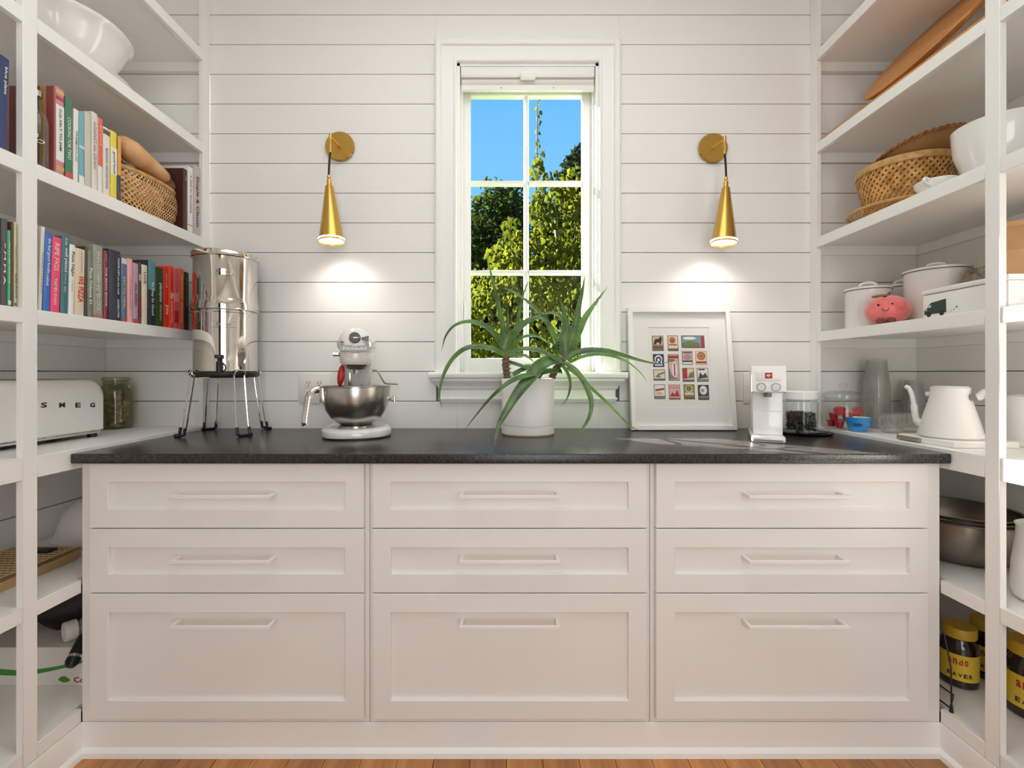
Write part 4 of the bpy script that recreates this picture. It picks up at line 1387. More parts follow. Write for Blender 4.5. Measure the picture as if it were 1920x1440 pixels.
row(1.7245, (0, 0), 3.0, [
    (312, 361, 497, 985, (196, 128, 140), 'thick cookbook striped in pink, brown and mustard', [('FROM', (150, 146, 140), .24, .34, .3), ('SALT TO JAM', BK, .36, .72, .36)], dict(stripes=[((150, 70, 60), .86, .97), ((206, 160, 74), .76, .84), ((110, 52, 44), .70, .76), ((214, 150, 160), .56, .68), ((206, 160, 74), .40, .48), ((120, 60, 50), .3, .4)], blocks=[((214, 172, 96), .93, .97), ((236, 232, 226), .16, .8), ((158, 60, 52), .86, .9), ((206, 150, 90), .05, .1)])),
    (365, 409, 545, 1000, (62, 116, 92), 'green cookbook with white capitals and a red foot', [('COOKING FOR TWO', (226, 232, 220), .24, .76, .46)], dict(blocks=[((196, 62, 74), .0, .08)])),
    (411, 441, 610, 1020, (236, 232, 222), 'slim white cookbook left of the teal striped one', [('FARMHOUSE', (132, 150, 120), .3, .72, .5)], dict(lean=.6)),
    (442, 474, 630, 1035, (108, 172, 184), 'slim cookbook with a teal striped spine', [], dict(blocks=[((228, 232, 228), .0, .12), ((206, 220, 216), .5, .54)], lean=.5)),
    (476, 513, 640, 1060, (204, 196, 182), 'plain oatmeal cookbook without lettering beside the teal striped one', []),
    (515, 549, 635, 1072, (224, 218, 208), 'off-white cookbook with pale grey capitals', [('AGAINST the GRAIN', (150, 140, 130), .12, .72, .5)]),
    (551, 577, 665, 1085, (232, 228, 222), 'white cookbook with a coral upper half', [('bread', (236, 190, 180), .1, .36, .4)], dict(blocks=[((224, 96, 74), .36, 1.0)])),
    (579, 619, 720, 1100, (228, 224, 216), 'white cookbook beside the yellow one', [('BAKING YESTERYEAR', (130, 124, 120), .3, .9, .34)], dict(blocks=[((96, 70, 54), .9, .97)])),
    (621, 658, 740, 1118, (226, 206, 66), 'yellow cookbook with a white title panel', [('good food', (60, 70, 60), .3, .62, .46)], dict(blocks=[((236, 234, 228), .36, .76)])),
    (659, 681, 765, 1130, (58, 58, 66), 'slim charcoal cookbook with an orange top beside the basket', [], dict(blocks=[((222, 156, 62), .4, 1.0)])),
    (1030, 1054, 955, 1300, (66, 30, 30), 'dark red cookbook just right of the woven basket', [('A', (200, 120, 90), .1, .2, .4)]),
    (1056, 1086, 946, 1315, (232, 226, 222), 'slim white cookbook between dark red and mauve ones', [('A Dish for Everything', (110, 96, 96), .12, .7, .4)], dict(blocks=[((206, 180, 120), .10, .125)])),
    (1089, 1128, 946, 1335, (196, 180, 178), 'mauve cookbook with large slanted black title', [('Simple & Classic', BK, .14, .88, .5)]),
], g2)
bk = row(1.7245, (0, 0), 3.0, [(-40, 36, 290, 820, (36, 52, 100), 'navy blue cookbook beside the glass bottle', [('blue plate', BW, .1, .4, .3, .2)], dict(lean=2))], g2)

# ============================================================ LEFT SHELVES, OTHER THINGS
# glass bottles on the upper book shelf
def bottle(loc, r, h, label, text=None):
    root = thing('glass_bottle', loc, label, 'bottle')
    pr = [(0, 0), (r * .9, 0), (r, .006), (r, h * .66), (r * .9, h * .74), (r * .42, h * .84), (r * .40, h * .97), (r * .46, h), (r * .36, h), (r * .34, h * .84), (r * .84, h * .73), (r * .94, h * .66), (r * .94, .01), (0, .006)]
    MB().lathe(pr, n=32).build('body', GLASS, root)
    MB().lathe([(0, h + .0005), (r * .5, h + .0005), (r * .5, h + .016), (r * .42, h + .018), (0, h + .018)], n=24).build('cap', STEEL, root)
    if text:
        lettering(text, r * 1.3, r * .9, ink((232, 230, 224)), root, (r * .95 * .8, -r * .72, h * .38), (.66, .75, 0), (0, 0, 1))
    return root
Yb = 1.312
bottle((-1.322, Yb, 1.7247), .0285, .20, 'clear glass bottle lettered in white beside the striped cookbook', 'A1\nCO')
bottle((XL - .10, 1.305 - .022, 1.7247) if False else (XL - .13, 1.262, 1.7247), .036, .235, 'clear glass bottle beside the navy blue cookbook')

# woven bamboo basket with squash
BAMB = M('bamboo_strip', (214, 176, 122), .55, var=.25, vscale=40, dark=(176, 132, 80))
BAMD = M('bamboo_golden', (206, 156, 84), .5, var=.3, vscale=36, dark=(160, 108, 48))
BAMR = M('bamboo_rim', (196, 150, 92), .5, var=.25, vscale=50)
def surf_strip(mb, f, u0, v0, u1, v1, w, k=24, lift=0.0):
    # ribbon between two points of parameter space on surface f(u, v)
    d = Vector((u1 - u0, v1 - v0))
    L, Rr = [], []
    for i in range(k + 1):
        t = i / k
        u, v = u0 + d.x * t, v0 + d.y * t
        p = Vector(f(u, v))
        q = Vector(f(u + d.x * .002, v + d.y * .002))
        tn = (q - p).normalized()
        pu = (Vector(f(u + .01, v)) - p)
        pv = (Vector(f(u, v + .01)) - p)
        nn = pu.cross(pv).normalized()
        a = nn.cross(tn).normalized()
        wob = nn * (lift + .0009 * math.sin(t * k * 1.3))
        L.append((p + a * w / 2 + wob)[:])
        Rr.append((p - a * w / 2 + wob)[:])
    mb.add(L + Rr, [(i, i + 1, k + 2 + i, k + 1 + i) for i in range(k)])
def weave(f, nu, rows, w, slope, lifts=(0.0006, -.0006)):
    mb = MB()
    for k in range(nu):
        u = k / nu
        surf_strip(mb, f, u, 0, u + slope, 1, w, lift=lifts[0])
        surf_strip(mb, f, u, 0, u - slope, 1, w, lift=lifts[1])
    return mb
def superr(a, p=3.2, rx=1.0, ry=1.0):
    return ((abs(math.cos(a)) / rx) ** p + (abs(math.sin(a)) / ry) ** p) ** (-1 / p)
bc_ = Vector((-1.388, 1.728, 1.7247))
bk_ = thing('woven_basket', bc_, 'open weave bamboo basket holding squash between the cookbooks', 'basket')
def fb(u, v):
    a = 2 * PI * u
    r = (1 + .10 * math.sin(v * PI) + .06 * v)
    rr = superr(a, 2.6, .090, .150) * r
    return (rr * math.cos(a), rr * math.sin(a), .002 + .130 * v)
tag(weave(fb, 54, 1, .0042, .13).build('weave', BAMB, bk_, sharp=0, recalc=False), kind='stuff')
mb = MB()
for v in (.22, .5, .78):
    mb.tube([fb(i / 60, v) for i in range(60)], .0016, n=6, closed=True)
mb.build('hoop', BAMB, bk_)
mb = MB()
for dz in (0, .006):
    mb.tube([(Vector(fb(i / 64, 1.0)) + Vector((0, 0, dz)))[:] for i in range(64)], .0042, n=8, closed=True)
mb.build('rim', BAMR, bk_)
rb_ = [fb(i / 48, 0.01) for i in range(48)]
MB().add(rb_ + [(0, 0, .002)], [(i, (i + 1) % 48, 48) for i in range(48)]).build('base', BAMD, bk_)
SQ = M('squash_skin', (214, 168, 118), .5, var=.2, vscale=18, dark=(190, 138, 88))
DRY = M('dried_husk', (150, 106, 60), .75, var=.4, vscale=30, dark=(96, 66, 34))
def squash(pts, rad, name, label, m_, base):
    P_ = [Vector(p) - Vector(base) for p in pts]
    pp = spline(P_, 6)
    n = len(pp)
    k = len(rad)
    rr = []
    for i in range(n):
        t = i / (n - 1) * (k - 1)
        j = min(int(t), k - 2)
        rr.append(rad[j] + (rad[j + 1] - rad[j]) * (t - j))
    root = thing(name, base, label, 'squash')
    MB().tube(pp, rr, n=20).build('flesh', m_, root, sharp=70)
    d = (pp[-1] - pp[-3]).normalized()
    MB().tube([pp[-1] - d * .004, pp[-1] + d * .010, pp[-1] + d * .022 + Vector((0, 0, .004))], [.008, .006, .007], n=8).build('stem', M('squash_stem', (150, 146, 96), .8), root)
squash([(-1.335, 1.600, 1.940), (-1.335, 1.622, 1.940), (-1.337, 1.665, 1.938), (-1.340, 1.72, 1.934), (-1.343, 1.79, 1.926), (-1.345, 1.835, 1.918), (-1.345, 1.85, 1.916)], [.006, .034, .040, .034, .028, .024, .007], 'butternut_squash', 'tan butternut squash lying on top of the woven basket', SQ, (-1.338, 1.71, 1.895))
squash([(-1.40, 1.575, 1.915), (-1.40, 1.59, 1.915), (-1.41, 1.63, 1.91), (-1.42, 1.69, 1.90), (-1.43, 1.73, 1.895), (-1.432, 1.74, 1.895)], [.005, .030, .038, .034, .026, .006], 'pale_gourd', 'pale gourd behind the butternut squash in the basket', M('gourd_skin', (196, 160, 124), .55, var=.3, vscale=20), (-1.41, 1.66, 1.86))
squash([(-1.40, 1.78, 1.935), (-1.40, 1.79, 1.935), (-1.385, 1.82, 1.93), (-1.365, 1.855, 1.915), (-1.345, 1.880, 1.892), (-1.34, 1.888, 1.888)], [.005, .026, .034, .030, .020, .004], 'dried_gourd', 'brown dried gourd at the far end of the basket', DRY, (-1.38, 1.83, 1.88))
squash([(-1.38, 1.63, 1.815), (-1.38, 1.65, 1.815), (-1.38, 1.70, 1.815), (-1.38, 1.77, 1.815), (-1.38, 1.82, 1.815), (-1.38, 1.835, 1.815)], [.01, .046, .056, .056, .044, .01], 'acorn_squash', 'large squash down inside the woven basket under the others', SQ, (-1.38, 1.73, 1.75))

# big white bowl on a platter, top left
pc = Vector((-1.485, 1.565, 2.1253))
pl_ = MB().lathe([(0, 0), (.10, 0), (.13, .004), (.182, .017), (.186, .020), (.182, .023), (.125, .011), (0, .008)], n=56).build('serving_platter', CERAM, None, pc)
tag(pl_, 'round white platter under the big white bowl', 'platter')
bw_ = thing('serving_bowl', pc + Vector((0, 0, .0085)), 'large glossy white bowl on the top left shelf', 'bowl')
MB().lathe([(0, 0), (.075, 0), (.080, .004), (.080, .014), (.10, .03), (.135, .070), (.158, .115), (.172, .150), (.183, .158), (.186, .166), (.183, .172), (.172, .170), (.164, .150), (.150, .115), (.128, .074), (.09, .034), (0, .018)], n=64).build('bowl', CERAM, bw_)


# toaster
tx0, ty0, ty1 = -1.457, 1.305, 1.702
to = thing('toaster', (tx0, (ty0 + ty1) / 2, .9252), 'white retro toaster with spaced chrome lettering', 'toaster')
TL, TH, TD = (ty1 - ty0) / 2, .205, .20
prof = []
for (y, z) in ((-TL, .022), (TL, .022)):
    pass
def rr_poly(w, h0, h1, r, n=8):
    pts = [(-w, h0), (w, h0)]
    for i in range(n + 1):
        a = PI / 2 * i / n
        pts.append((w - .012 * (1 - math.cos(a)) * 0 - r + r * math.cos(a), h1 - r + r * math.sin(a)))
    for i in range(n + 1):
        a = PI / 2 + PI / 2 * i / n
        pts.append((-w + r + r * math.cos(a), h1 - r + r * math.sin(a)))
    return pts
poly = rr_poly(TL, .026, TH, .055)
# rounded in plan as well: loft of inset outlines from front to back
st = []
for (d, ins) in ((0.004, .016), (0.0, .022)):
    pass
lay = [(0.0, .030), (-.004, .014), (-.012, .005), (-.03, .0), (-TD + .03, .0), (-TD + .012, .005), (-TD + .004, .014), (-TD, .030)]
st = []
for (x, ins) in lay:
    q = rr_poly(TL - ins * .5, .026, TH - ins, .052)
    st.append([(x, a, b) for (a, b) in q] + [(x, q[0][0], q[0][1])])
mb = MB().sweep(st)
mb.add(st[0][:-1], [tuple(range(len(st[0]) - 1))])
mb.add(st[-1][:-1], [tuple(range(len(st[0]) - 1))])
ENW = M('toaster_enamel', (241, 238, 233), .16, coat=.5)
tb_ = mb.build('body', ENW, to, sharp=40)
MB().box(-TD + .012, -.010, -TL + .010, TL - .010, .012, .0262, bev=.003).build('base_band', CHROME, to)
for yy in (-TL + .03, TL - .03):
    for xx in (-.025, -TD + .03):
        MB().cyl((xx, yy, 0), (xx, yy, .0125), .014, n=16).build('foot', BLACK, to)
for k in (-1, 1):
    MB().box(-TD / 2 - .016 + k * .035, -TD / 2 + .016 + k * .035, -TL + .06, TL - .06, TH - .001, TH + .001, bev=.0005).build('slot', BLACK, to)
LET = M('chrome_letters', (70, 66, 62), .3, .8)
for ch, pxl in (('S', 82), ('M', 116), ('E', 146), ('G', 173)):
    Yl = F * 1.457 / (VX - pxl)
    zl = HC - (759.5 - VY) * Yl / F
    lettering(ch, .020, .0165, LET, to, (.0008, Yl - (ty0 + ty1) / 2, zl - .9252), (0, 1, 0), (0, 0, 1), bold=.03, name='letter')

# clip-top jar
ja = thing('storage_jar', (-1.612, 1.93, .9252), 'clip-top glass jar of pale ginger pieces beside the toaster', 'jar')
MB().lathe([(0, 0), (.050, 0), (.056, .006), (.056, .155), (.050, .172), (.043, .180), (.043, .196), (.040, .196), (.040, .179), (.047, .170), (.053, .154), (.053, .008), (0, .005)], n=40).build('glass_body', glass('jar_glass', (226, 226, 208), .35, .03, .07), ja)
MB().lathe([(0, .1965), (.046, .1965), (.048, .199), (.048, .206), (.042, .211), (0, .212)], n=36).build('lid', glass('jar_glass', (226, 226, 208), .35, .03, .07), ja)
mb = MB()
mb.tube([(.0445 * math.cos(a), .0445 * math.sin(a), .188) for a in [2 * PI * i / 32 for i in range(32)]], .0015, n=6, closed=True)
mb.tube(spline([(.046, -.012, .188), (.062, -.010, .170), (.066, 0, .156), (.062, .010, .170), (.046, .012, .188)], 5), .0015, n=6)
mb.build('wire_clip', STEEL, ja)
mb = MB()
random.seed(3)
for k in range(42):
    a, r_, z_ = random.uniform(0, 2 * PI), .036 * math.sqrt(random.random()), random.uniform(.02, .135)
    mb.ball((r_ * math.cos(a), r_ * math.sin(a), z_), (random.uniform(.010, .016), random.uniform(.009, .014), random.uniform(.008, .013)), n=10, m=7, mat=Matrix.Rotation(random.uniform(0, 3), 4, 'X'))
tag(mb.build('ginger_pieces', M('ginger', (216, 190, 146), .7, var=.35, vscale=50, dark=(170, 134, 94)), ja, sharp=60), kind='stuff')

# gilt baking sheet with a wire rack on it
GOLD = M('champagne_pan', (196, 164, 118), .4, .35)
ps = thing('baking_sheet', (-1.555, 1.38, .5282), 'gold coloured rimmed baking sheet on the low left shelf', 'baking sheet')
def tray(mb, hx, hy, h, r, t, n=6):
    def rr(hx, hy, r, z):
        pts = []
        for (sx, sy, a0) in ((1, 1, 0), (-1, 1, 90), (-1, -1, 180), (1, -1, 270)):
            for i in range(n + 1):
                a = R(a0 + 90 * i / n)
                pts.append((sx * (hx - r) + r * math.cos(a), sy * (hy - r) + r * math.sin(a), z))
        return pts + [pts[0]]
    rings = [rr(hx - .012, hy - .012, r, t), rr(hx - .004, hy - .004, r, h), rr(hx + .004, hy + .004, r, h), rr(hx + .004, hy + .004, r, h - t * 1.5), rr(hx - .002, hy - .002, r, h - t * 2), rr(hx - .010, hy - .010, r, 0)]
    mb.sweep(rings)
    mb.add(rings[0][:-1], [tuple(range(len(rings[0]) - 1))])
    mb.add(rings[-1][:-1], [tuple(range(len(rings[0]) - 1))])
    return mb
tray(MB(), .125, .215, .032, .022, .002).build('pan', GOLD, ps, sharp=30)
rk = thing('cooling_rack', (-1.555, 1.38, .5302), 'gold wire cooling rack resting in the baking sheet', 'rack')
mb = MB()
for i in range(23):
    y = -.196 + i * .0178
    mb.tube([(-.104, y, .036), (.104, y, .036)], .0015, n=6)
mb.build('cross_wires', M('gilt_wire', (222, 196, 150), .4, .3), rk)
mb = MB()
for i in range(13):
    x_ = -.104 + i * .01733
    mb.tube([(x_, -.198, .034), (x_, .198, .034)], .0015, n=6)
mb.tube([(-.106, -.2, .036), (.106, -.2, .036), (.106, .2, .036), (-.106, .2, .036)], .0022, n=6, closed=True)
for sx in (-1, 1):
    for sy in (-1, 1):
        mb.tube([(sx * .09, sy * .16, .036), (sx * .09, sy * .17, .0014)], .0016, n=6)
mb.build('long_wires', M('gilt_wire', (222, 196, 150), .4, .3), rk)
bl = MB().box(-.040, .040, -.018, .018, 0, .008, bev=.003, seg=3).build('grill_press', BLACK, None, (-1.530, 1.535, .5676))
tag(bl, 'flat black press lying on the gold cooling rack', 'press')
dm = thing('food_cover', (-1.600, 1.825, .5282), 'white dome cover with a brim on the low left shelf', 'cover')
MB().lathe([(.135, 0), (.137, .004), (.122, .012), (.112, .05), (.096, .095), (.068, .128), (.030, .146), (0, .150), (0, .146), (.028, .142), (.066, .124), (.093, .092), (.109, .05), (.119, .012), (.133, .0)], n=48).build('dome', MATTW, dm)
MB().lathe([(0, .1505), (.012, .1505), (.016, .160), (.012, .168), (0, .17)], n=20).build('knob', MATTW, dm)

# white carton with a green swoosh on the bottom shelf
PKG = M('carton_white', (226, 222, 215), .5)
GRN = M('carton_green', (62, 140, 52), .5)
cb = thing('paper_carton', (-1.53, 1.518, .1392), 'white carton with a green swoosh and leaf logo', 'carton')
MB().box(-.195, .195, 0, .22, 0, .124, bev=.002, seg=1).build('box', PKG, cb)
sw = []
xs_s = [-.194 + i * .0194 for i in range(21)]
def swz(x, th):
    t = (x + .194) / .388
    return .052 + .070 * max(0, t - .35) ** 1.3 - .012 * math.sin(t * 3) + th
top = [(x, swz(x, .012 * (1 - .75 * (x + .194) / .388))) for x in xs_s]
bot = [(x, swz(x, -.012 * (1 - .75 * (x + .194) / .388))) for x in xs_s]
MB().prism(top + bot[::-1], .0002, .0006, Matrix(((1, 0, 0, 0), (0, 0, -1, 0), (0, 1, 0, 0), (0, 0, 0, 1)))).build('swoosh', GRN, cb)
lp = [(.074, .020), (.084, .030), (.096, .032), (.108, .024), (.114, .018), (.104, .012), (.09, .011)]
MB().prism(lp, .0002, .0006, Matrix(((1, 0, 0, 0), (0, 0, -1, 0), (0, 1, 0, 0), (0, 0, 0, 1)))).build('leaf_logo', GRN, cb)
lettering('Coll', .046, .018, ink((170, 30, 40)), cb, (.148, -.0006, .020), (1, 0, 0), (0, 0, 1), bold=.02)
bo = thing('water_bottle', (-1.435, 1.60, .2637), 'clear plastic bottle with a white cap lying on the carton', 'bottle')
mt = Matrix.Translation((0, 0, .034)) @ Matrix.Rotation(R(96), 4, 'X') @ Matrix.Rotation(0, 4, 'Z')
mt = Matrix.Translation((0, -.02, .034)) @ Matrix.Rotation(R(-35), 4, 'Z') @ Matrix.Rotation(R(90), 4, 'X')
MB().lathe([(0, -.14), (.030, -.14), (.033, -.13), (.033, -.03), (.027, 0), (.014, .018), (.014, .03), (.012, .03), (.012, .018), (.025, 0), (.031, -.03), (.031, -.13), (0, -.135)], n=28, mat=mt).build('body', PLASC, bo)
MB().lathe([(0, .046), (.029, .046), (.031, .042), (.031, .014), (.028, .012), (.0, .030)], n=28, mat=mt).build('cap', PLASW, bo)
bg = MB()
random.seed(5)
st = []
for i in range(11):
    v = i / 10
    ring = []
    for j in range(25):
        a = 2 * PI * j / 24
        r_ = (.05 + .07 * math.sin(PI * (.12 + .8 * v))) * (1 + .13 * math.sin(3 * a + 4 * v) + .07 * math.sin(7 * a + 9 * v))
        ring.append((r_ * math.cos(a) * 1.35, r_ * math.sin(a) * .62, .17 * v))
    st.append(ring)
bg.sweep(st)
bg.add(st[0][:-1], [tuple(range(24))])
bg.add(st[-1][:-1], [tuple(range(24))])
bgo = bg.build('plastic_sack', M('black_film', (24, 22, 24), .25), None, (-1.555, 1.675, .2638), sharp=60)
tag(bgo, 'crumpled black plastic bag on top of the carton', 'bag')
sb_ = thing('dark_bottle', (-1.392, 1.545, .285), 'small black bottle with a silver band tipping over the carton edge', 'bottle', rot=(R(128), 0, R(12)))
MB().lathe([(0, 0), (.018, 0), (.019, .002), (.019, .080), (.012, .092), (0, .092)], n=24).build('body', BLACK, sb_)
MB().lathe([(.0192, .060), (.0198, .060), (.0198, .068), (.0192, .068)], n=24).build('band', CHROME, sb_)

# ============================================================ RIGHT SHELVES
ZD = .9252
# cookie jar with red pods
cj = thing('cookie_jar', (1.364, 1.906, ZD), 'lidded glass cookie jar holding red capsules', 'jar')
MB().lathe([(0, 0), (.064, 0), (.070, .004), (.071, .012), (.071, .118), (.068, .122), (.066, .122), (.0685, .117), (.0685, .012), (0, .007)], n=44).build('glass_body', GLASS, cj)
MB().lathe([(.060, .112), (.066, .1225), (.073, .1225), (.0735, .126), (.072, .140), (.060, .150), (.030, .155), (0, .156), (0, .153), (.030, .152), (.058, .147), (.069, .138), (.070, .127), (.062, .122)], n=44).build('lid', GLASS, cj)
MB().lathe([(0, .156), (.006, .156), (.006, .162), (.014, .170), (.015, .178), (.010, .185), (0, .186)], c=(0, 0, 0), n=24).build('lid_knob', GLASS, cj)
random.seed(21)
REDC = M('red_capsule', (192, 38, 44), .3)
pm0 = None
spots = []
for lvl in range(3):
    for k in range(5 if lvl < 2 else 3):
        a = 2 * PI * k / (5 if lvl < 2 else 3) + lvl * .7
        spots.append((.040 * math.cos(a), .040 * math.sin(a), .0085 + .029 * lvl))
for i, (a, b, z) in enumerate(spots):
    loc = Vector((1.364 + a, 1.906 + b, ZD + z))
    if pm0 is None:
        o = MB().lathe([(0, 0), (.012, 0), (.0165, .024), (.0175, .0245), (.0175, .027), (0, .027)], n=18).build('coffee_capsule', REDC, None, loc)
        pm0 = o.data
    else:
        o = bpy.data.objects.new('coffee_capsule', pm0)
        C.objects.link(o)
        o.location = loc
    if i >= 10:
        o.rotation_euler = (R(70), R(20 * i), 0)
        o.location.z += .014
    tag(o, 'small red coffee capsule inside the lidded glass cookie jar', 'capsule', 'red capsules in the cookie jar')

# stacks of clear plastic cups: every cup in a stack is a cup
def cup_stack(x, y, n, step, r, h, group, label):
    me = None
    for k in range(n):
        if me is None:
            o = MB().lathe([(0, h), (r * .72, h), (r * .74, h - .003), (r, .004), (r * 1.05, .003), (r * 1.05, 0), (r * .97, 0), (r * .97, .004), (r * .71, h - .004), (0, h - .0015)], n=32).build('plastic_cup', PLASC, None, (x, y, ZD + k * step))
            me = o.data
        else:
            o = bpy.data.objects.new('plastic_cup', me)
            C.objects.link(o)
            o.location = (x, y, ZD + k * step)
        tag(o, ('topmost ' + label) if k == n - 1 else ('lowest ' + label) if k == 0 else label, 'cup', group)
cup_stack(1.530, 1.945, 20, .0088, .046, .120, 'tall stack of clear plastic cups', 'clear plastic cup of the tall upturned stack behind the blue cup')
cup_stack(1.690, 1.955, 12, .0085, .040, .105, 'short stack of clear plastic cups', 'clear plastic cup in the shorter upturned stack behind the kettle spout')

# blue espresso cup
CUPB = M('cup_blue', (44, 140, 208), .22, coat=.4)
bcup = thing('espresso_cup', (1.362, 1.822, ZD), 'small bright blue espresso cup with a dark emblem', 'cup')
MB().lathe([(0, 0), (.024, 0), (.026, .002), (.034, .018), (.040, .040), (.0415, .056), (.0395, .056), (.038, .040), (.032, .020), (.022, .006), (0, .004)], n=40).build('body', CUPB, bcup)
MB().lathe([(0, .0055), (.022, .0075), (.0315, .021), (.0375, .040), (.039, .0555)], n=40).build('inside_glaze', CERAM, bcup)
MB().tube(spline([(.036, .004, .046), (.056, .008, .046), (.061, .009, .030), (.050, .007, .016), (.032, .004, .017)], 5), .0032, n=10).build('handle', CUPB, bcup)
dN = Vector((-.62, -.78, 0)).normalized()
xd = Vector((.78, -.62, 0)).normalized()
lettering('DeKo', .026, .009, ink((30, 40, 84)), bcup, dN * .0392 + Vector((0, 0, .030)), xd, (0, 0, 1), bold=.02, depth=.0012, name='emblem')
MB().prism([(-.016, 0), (0, .012), (.016, 0), (0, -.012)], .0005, .0008, Matrix(((xd.x, 0, dN.x, dN.x * .0378), (xd.y, 0, dN.y, dN.y * .0378), (0, 1, 0, .030), (0, 0, 0, 1)))).build('emblem_diamond', ink((36, 96, 170)), bcup)

# ribbed glass mugs
def glass_mug(x, y, label):
    root = thing('glass_mug', (x, y, ZD), label, 'mug', 'ribbed glass mugs by the kettle')
    rf = lambda a: 1 + .035 * math.cos(12 * a)
    MB().lathe([(0, 0), (.026, 0), (.030, .003), (.036, .02), (.038, .05), (.037, .072), (.0355, .072), (.036, .05), (.034, .022), (.027, .007), (0, .005)], n=72, rfun=rf).build('body', glass('mug_glass', (253, 253, 252), .55, .05, .09, milk=.09), root)
    MB().tube(spline([(-.034, -.008, .058), (-.054, -.012, .058), (-.058, -.013, .040), (-.052, -.012, .022), (-.034, -.008, .018)], 5), .0042, n=10).build('handle', glass('mug_glass', (253, 253, 252), .55, .05, .09, milk=.09), root)
glass_mug(1.455, 1.775, 'ribbed clear glass mug next to the blue cup')
glass_mug(1.545, 1.815, 'ribbed clear glass mug behind the kettle spout')

# gooseneck kettle on its base
KW = M('kettle_white', (240, 237, 233), .4)
kc = Vector((1.415, 1.50, ZD))
kbs = thing('heating_stand', kc, 'flat white electric stand under the gooseneck kettle', 'heating stand')
MB().box(-.075, .125, -.092, .11, .0, .020, bev=.004, seg=3).build('plate', KW, kbs)
MB().lathe([(0, .0202), (.072, .0202), (.074, .0222), (0, .0225)], c=(.005, .005, 0), n=40).build('heater_disc', KW, kbs)
MB().box(-.085, -.0755, .02, .105, .003, .016, bev=.001).build('display', M('display_grey', (150, 142, 128), .3, .3), kbs)
kt = thing('kettle', kc + Vector((.005, .005, .0228)), 'white conical gooseneck kettle on the right shelf', 'kettle', rz=R(-62))
MB().lathe([(0, 0), (.077, 0), (.0805, .003), (.080, .008), (.072, .045), (.060, .088), (.0505, .124), (.0490, .134), (.0490, .157), (.047, .158), (0, .158)], n=56).build('body', KW, kt)
MB().lathe([(0, .1585), (.044, .1585), (.045, .1605), (.043, .1620), (0, .1622)], n=36).build('lid', KW, kt)
MB().tube(spline([(-.066, 0, .030), (-.083, 0, .040), (-.090, 0, .060), (-.094, 0, .095), (-.100, 0, .130), (-.108, 0, .152), (-.118, 0, .158)], 7), [.0115] * 10 + [.0095] * 12 + [.0068] * 21, n=14).build('spout', KW, kt)
MB().box(-.062, -.046, -.008, .008, .128, .142, bev=.003).build('spout_bracket', KW, kt)
kh = MB().tube(spline([(.046, 0, .126), (.058, 0, .128), (.070, 0, .132), (.081, 0, .142), (.091, 0, .138), (.098, 0, .115), (.103, 0, .075), (.108, 0, .035)], 6), [.008] * 10 + [.012] * 8 + [.0135] * 25, n=14).build('handle', KW, kt)
MB().cyl((.057, -.0125, .128), (.057, .0125, .128), .0095, n=18).build('hinge', STEEL, kh)

# white bean grinder past the upright
gd = thing('countertop_appliance', (1.640, 1.455, ZD), 'white countertop appliance with a letter and control marks', 'appliance')
MB().lathe([(0, 0), (.074, 0), (.078, .005), (.078, .016), (.074, .018), (.073, .030), (.076, .040), (.076, .095), (.0765, .096), (.0765, .140), (.071, .154), (.04, .160), (0, .161)], n=48).build('body', PLASW, gd)
dN = Vector((-.66, -.75, 0)).normalized()
xd = Vector((.75, -.66, 0)).normalized()
ik = ink((52, 50, 50))
cv_ = Vector((-.052, -.055, 0))
cn_ = cv_.normalized()
cx_ = Vector((-cn_.y, cn_.x, 0)) * 1.0
if cx_.x < 0:
    cx_ = -cx_
def onface(u, z):
    a = math.atan2(cn_.y, cn_.x) + u / .0765
    n_ = Vector((math.cos(a), math.sin(a), 0))
    t_ = Vector((-math.sin(a), math.cos(a), 0))
    return n_ * .0768 + Vector((0, 0, z)), t_
for (tx_, u, z, w_, h_) in (('K', -.014, .124, .010, .011), ('o', -.012, .104, .006, .006), ('*', .0, .072, .008, .008), ('+', -.020, .072, .008, .008), ('.', -.03, .088, .002, .002), ('.', -.01, .088, .002, .002), ('.', .01, .088, .002, .002)):
    p_, t_ = onface(u, z)
    lettering(tx_, w_, h_, ik, gd, p_, t_, (0, 0, 1), bold=.02, depth=.0006, name='control_mark')

# ---- shelf with canisters (z 1.325)
ZS = 1.3253
DRIM = M('enamel_rim', (96, 84, 72), .4)
def canister(x, y, r, h, label):
    root = thing('enamel_canister', (x, y, ZS), label, 'canister', 'white enamel canisters on the right shelf')
    MB().lathe([(0, 0), (r * .97, 0), (r, .004), (r, h - .002), (r * 1.012, h), (r * .97, h), (r * .97, .006), (0, .005)], n=48).build('body', ENAMEL, root)
    l_ = MB().lathe([(0, h + .003), (r * 1.03, h + .003), (r * 1.045, h + .006), (r * 1.04, h + .010), (r * .9, h + .014), (0, h + .017)], n=48).build('lid', ENAMEL, root)
    MB().lathe([(r * .98, h + .0004), (r * 1.035, h + .0004), (r * 1.035, h + .0028), (r * .98, h + .0028)], n=48).build('lid_rim', DRIM, l_)
    MB().tube(spline([(-.024, .010, h + .014), (-.022, .009, h + .028), (0, 0, h + .034), (.022, -.009, h + .028), (.024, -.010, h + .014)], 6), .0055, n=10).build('lid_handle', ENAMEL, l_)
canister(1.418, 1.845, .075, .148, 'small white enamel canister with a lid at the far left of its shelf')
canister(1.585, 1.880, .072, .165, 'white enamel canister half hidden behind the two others')
canister(1.545, 1.690, .092, .188, 'largest white enamel canister with a lid behind the pink plush')

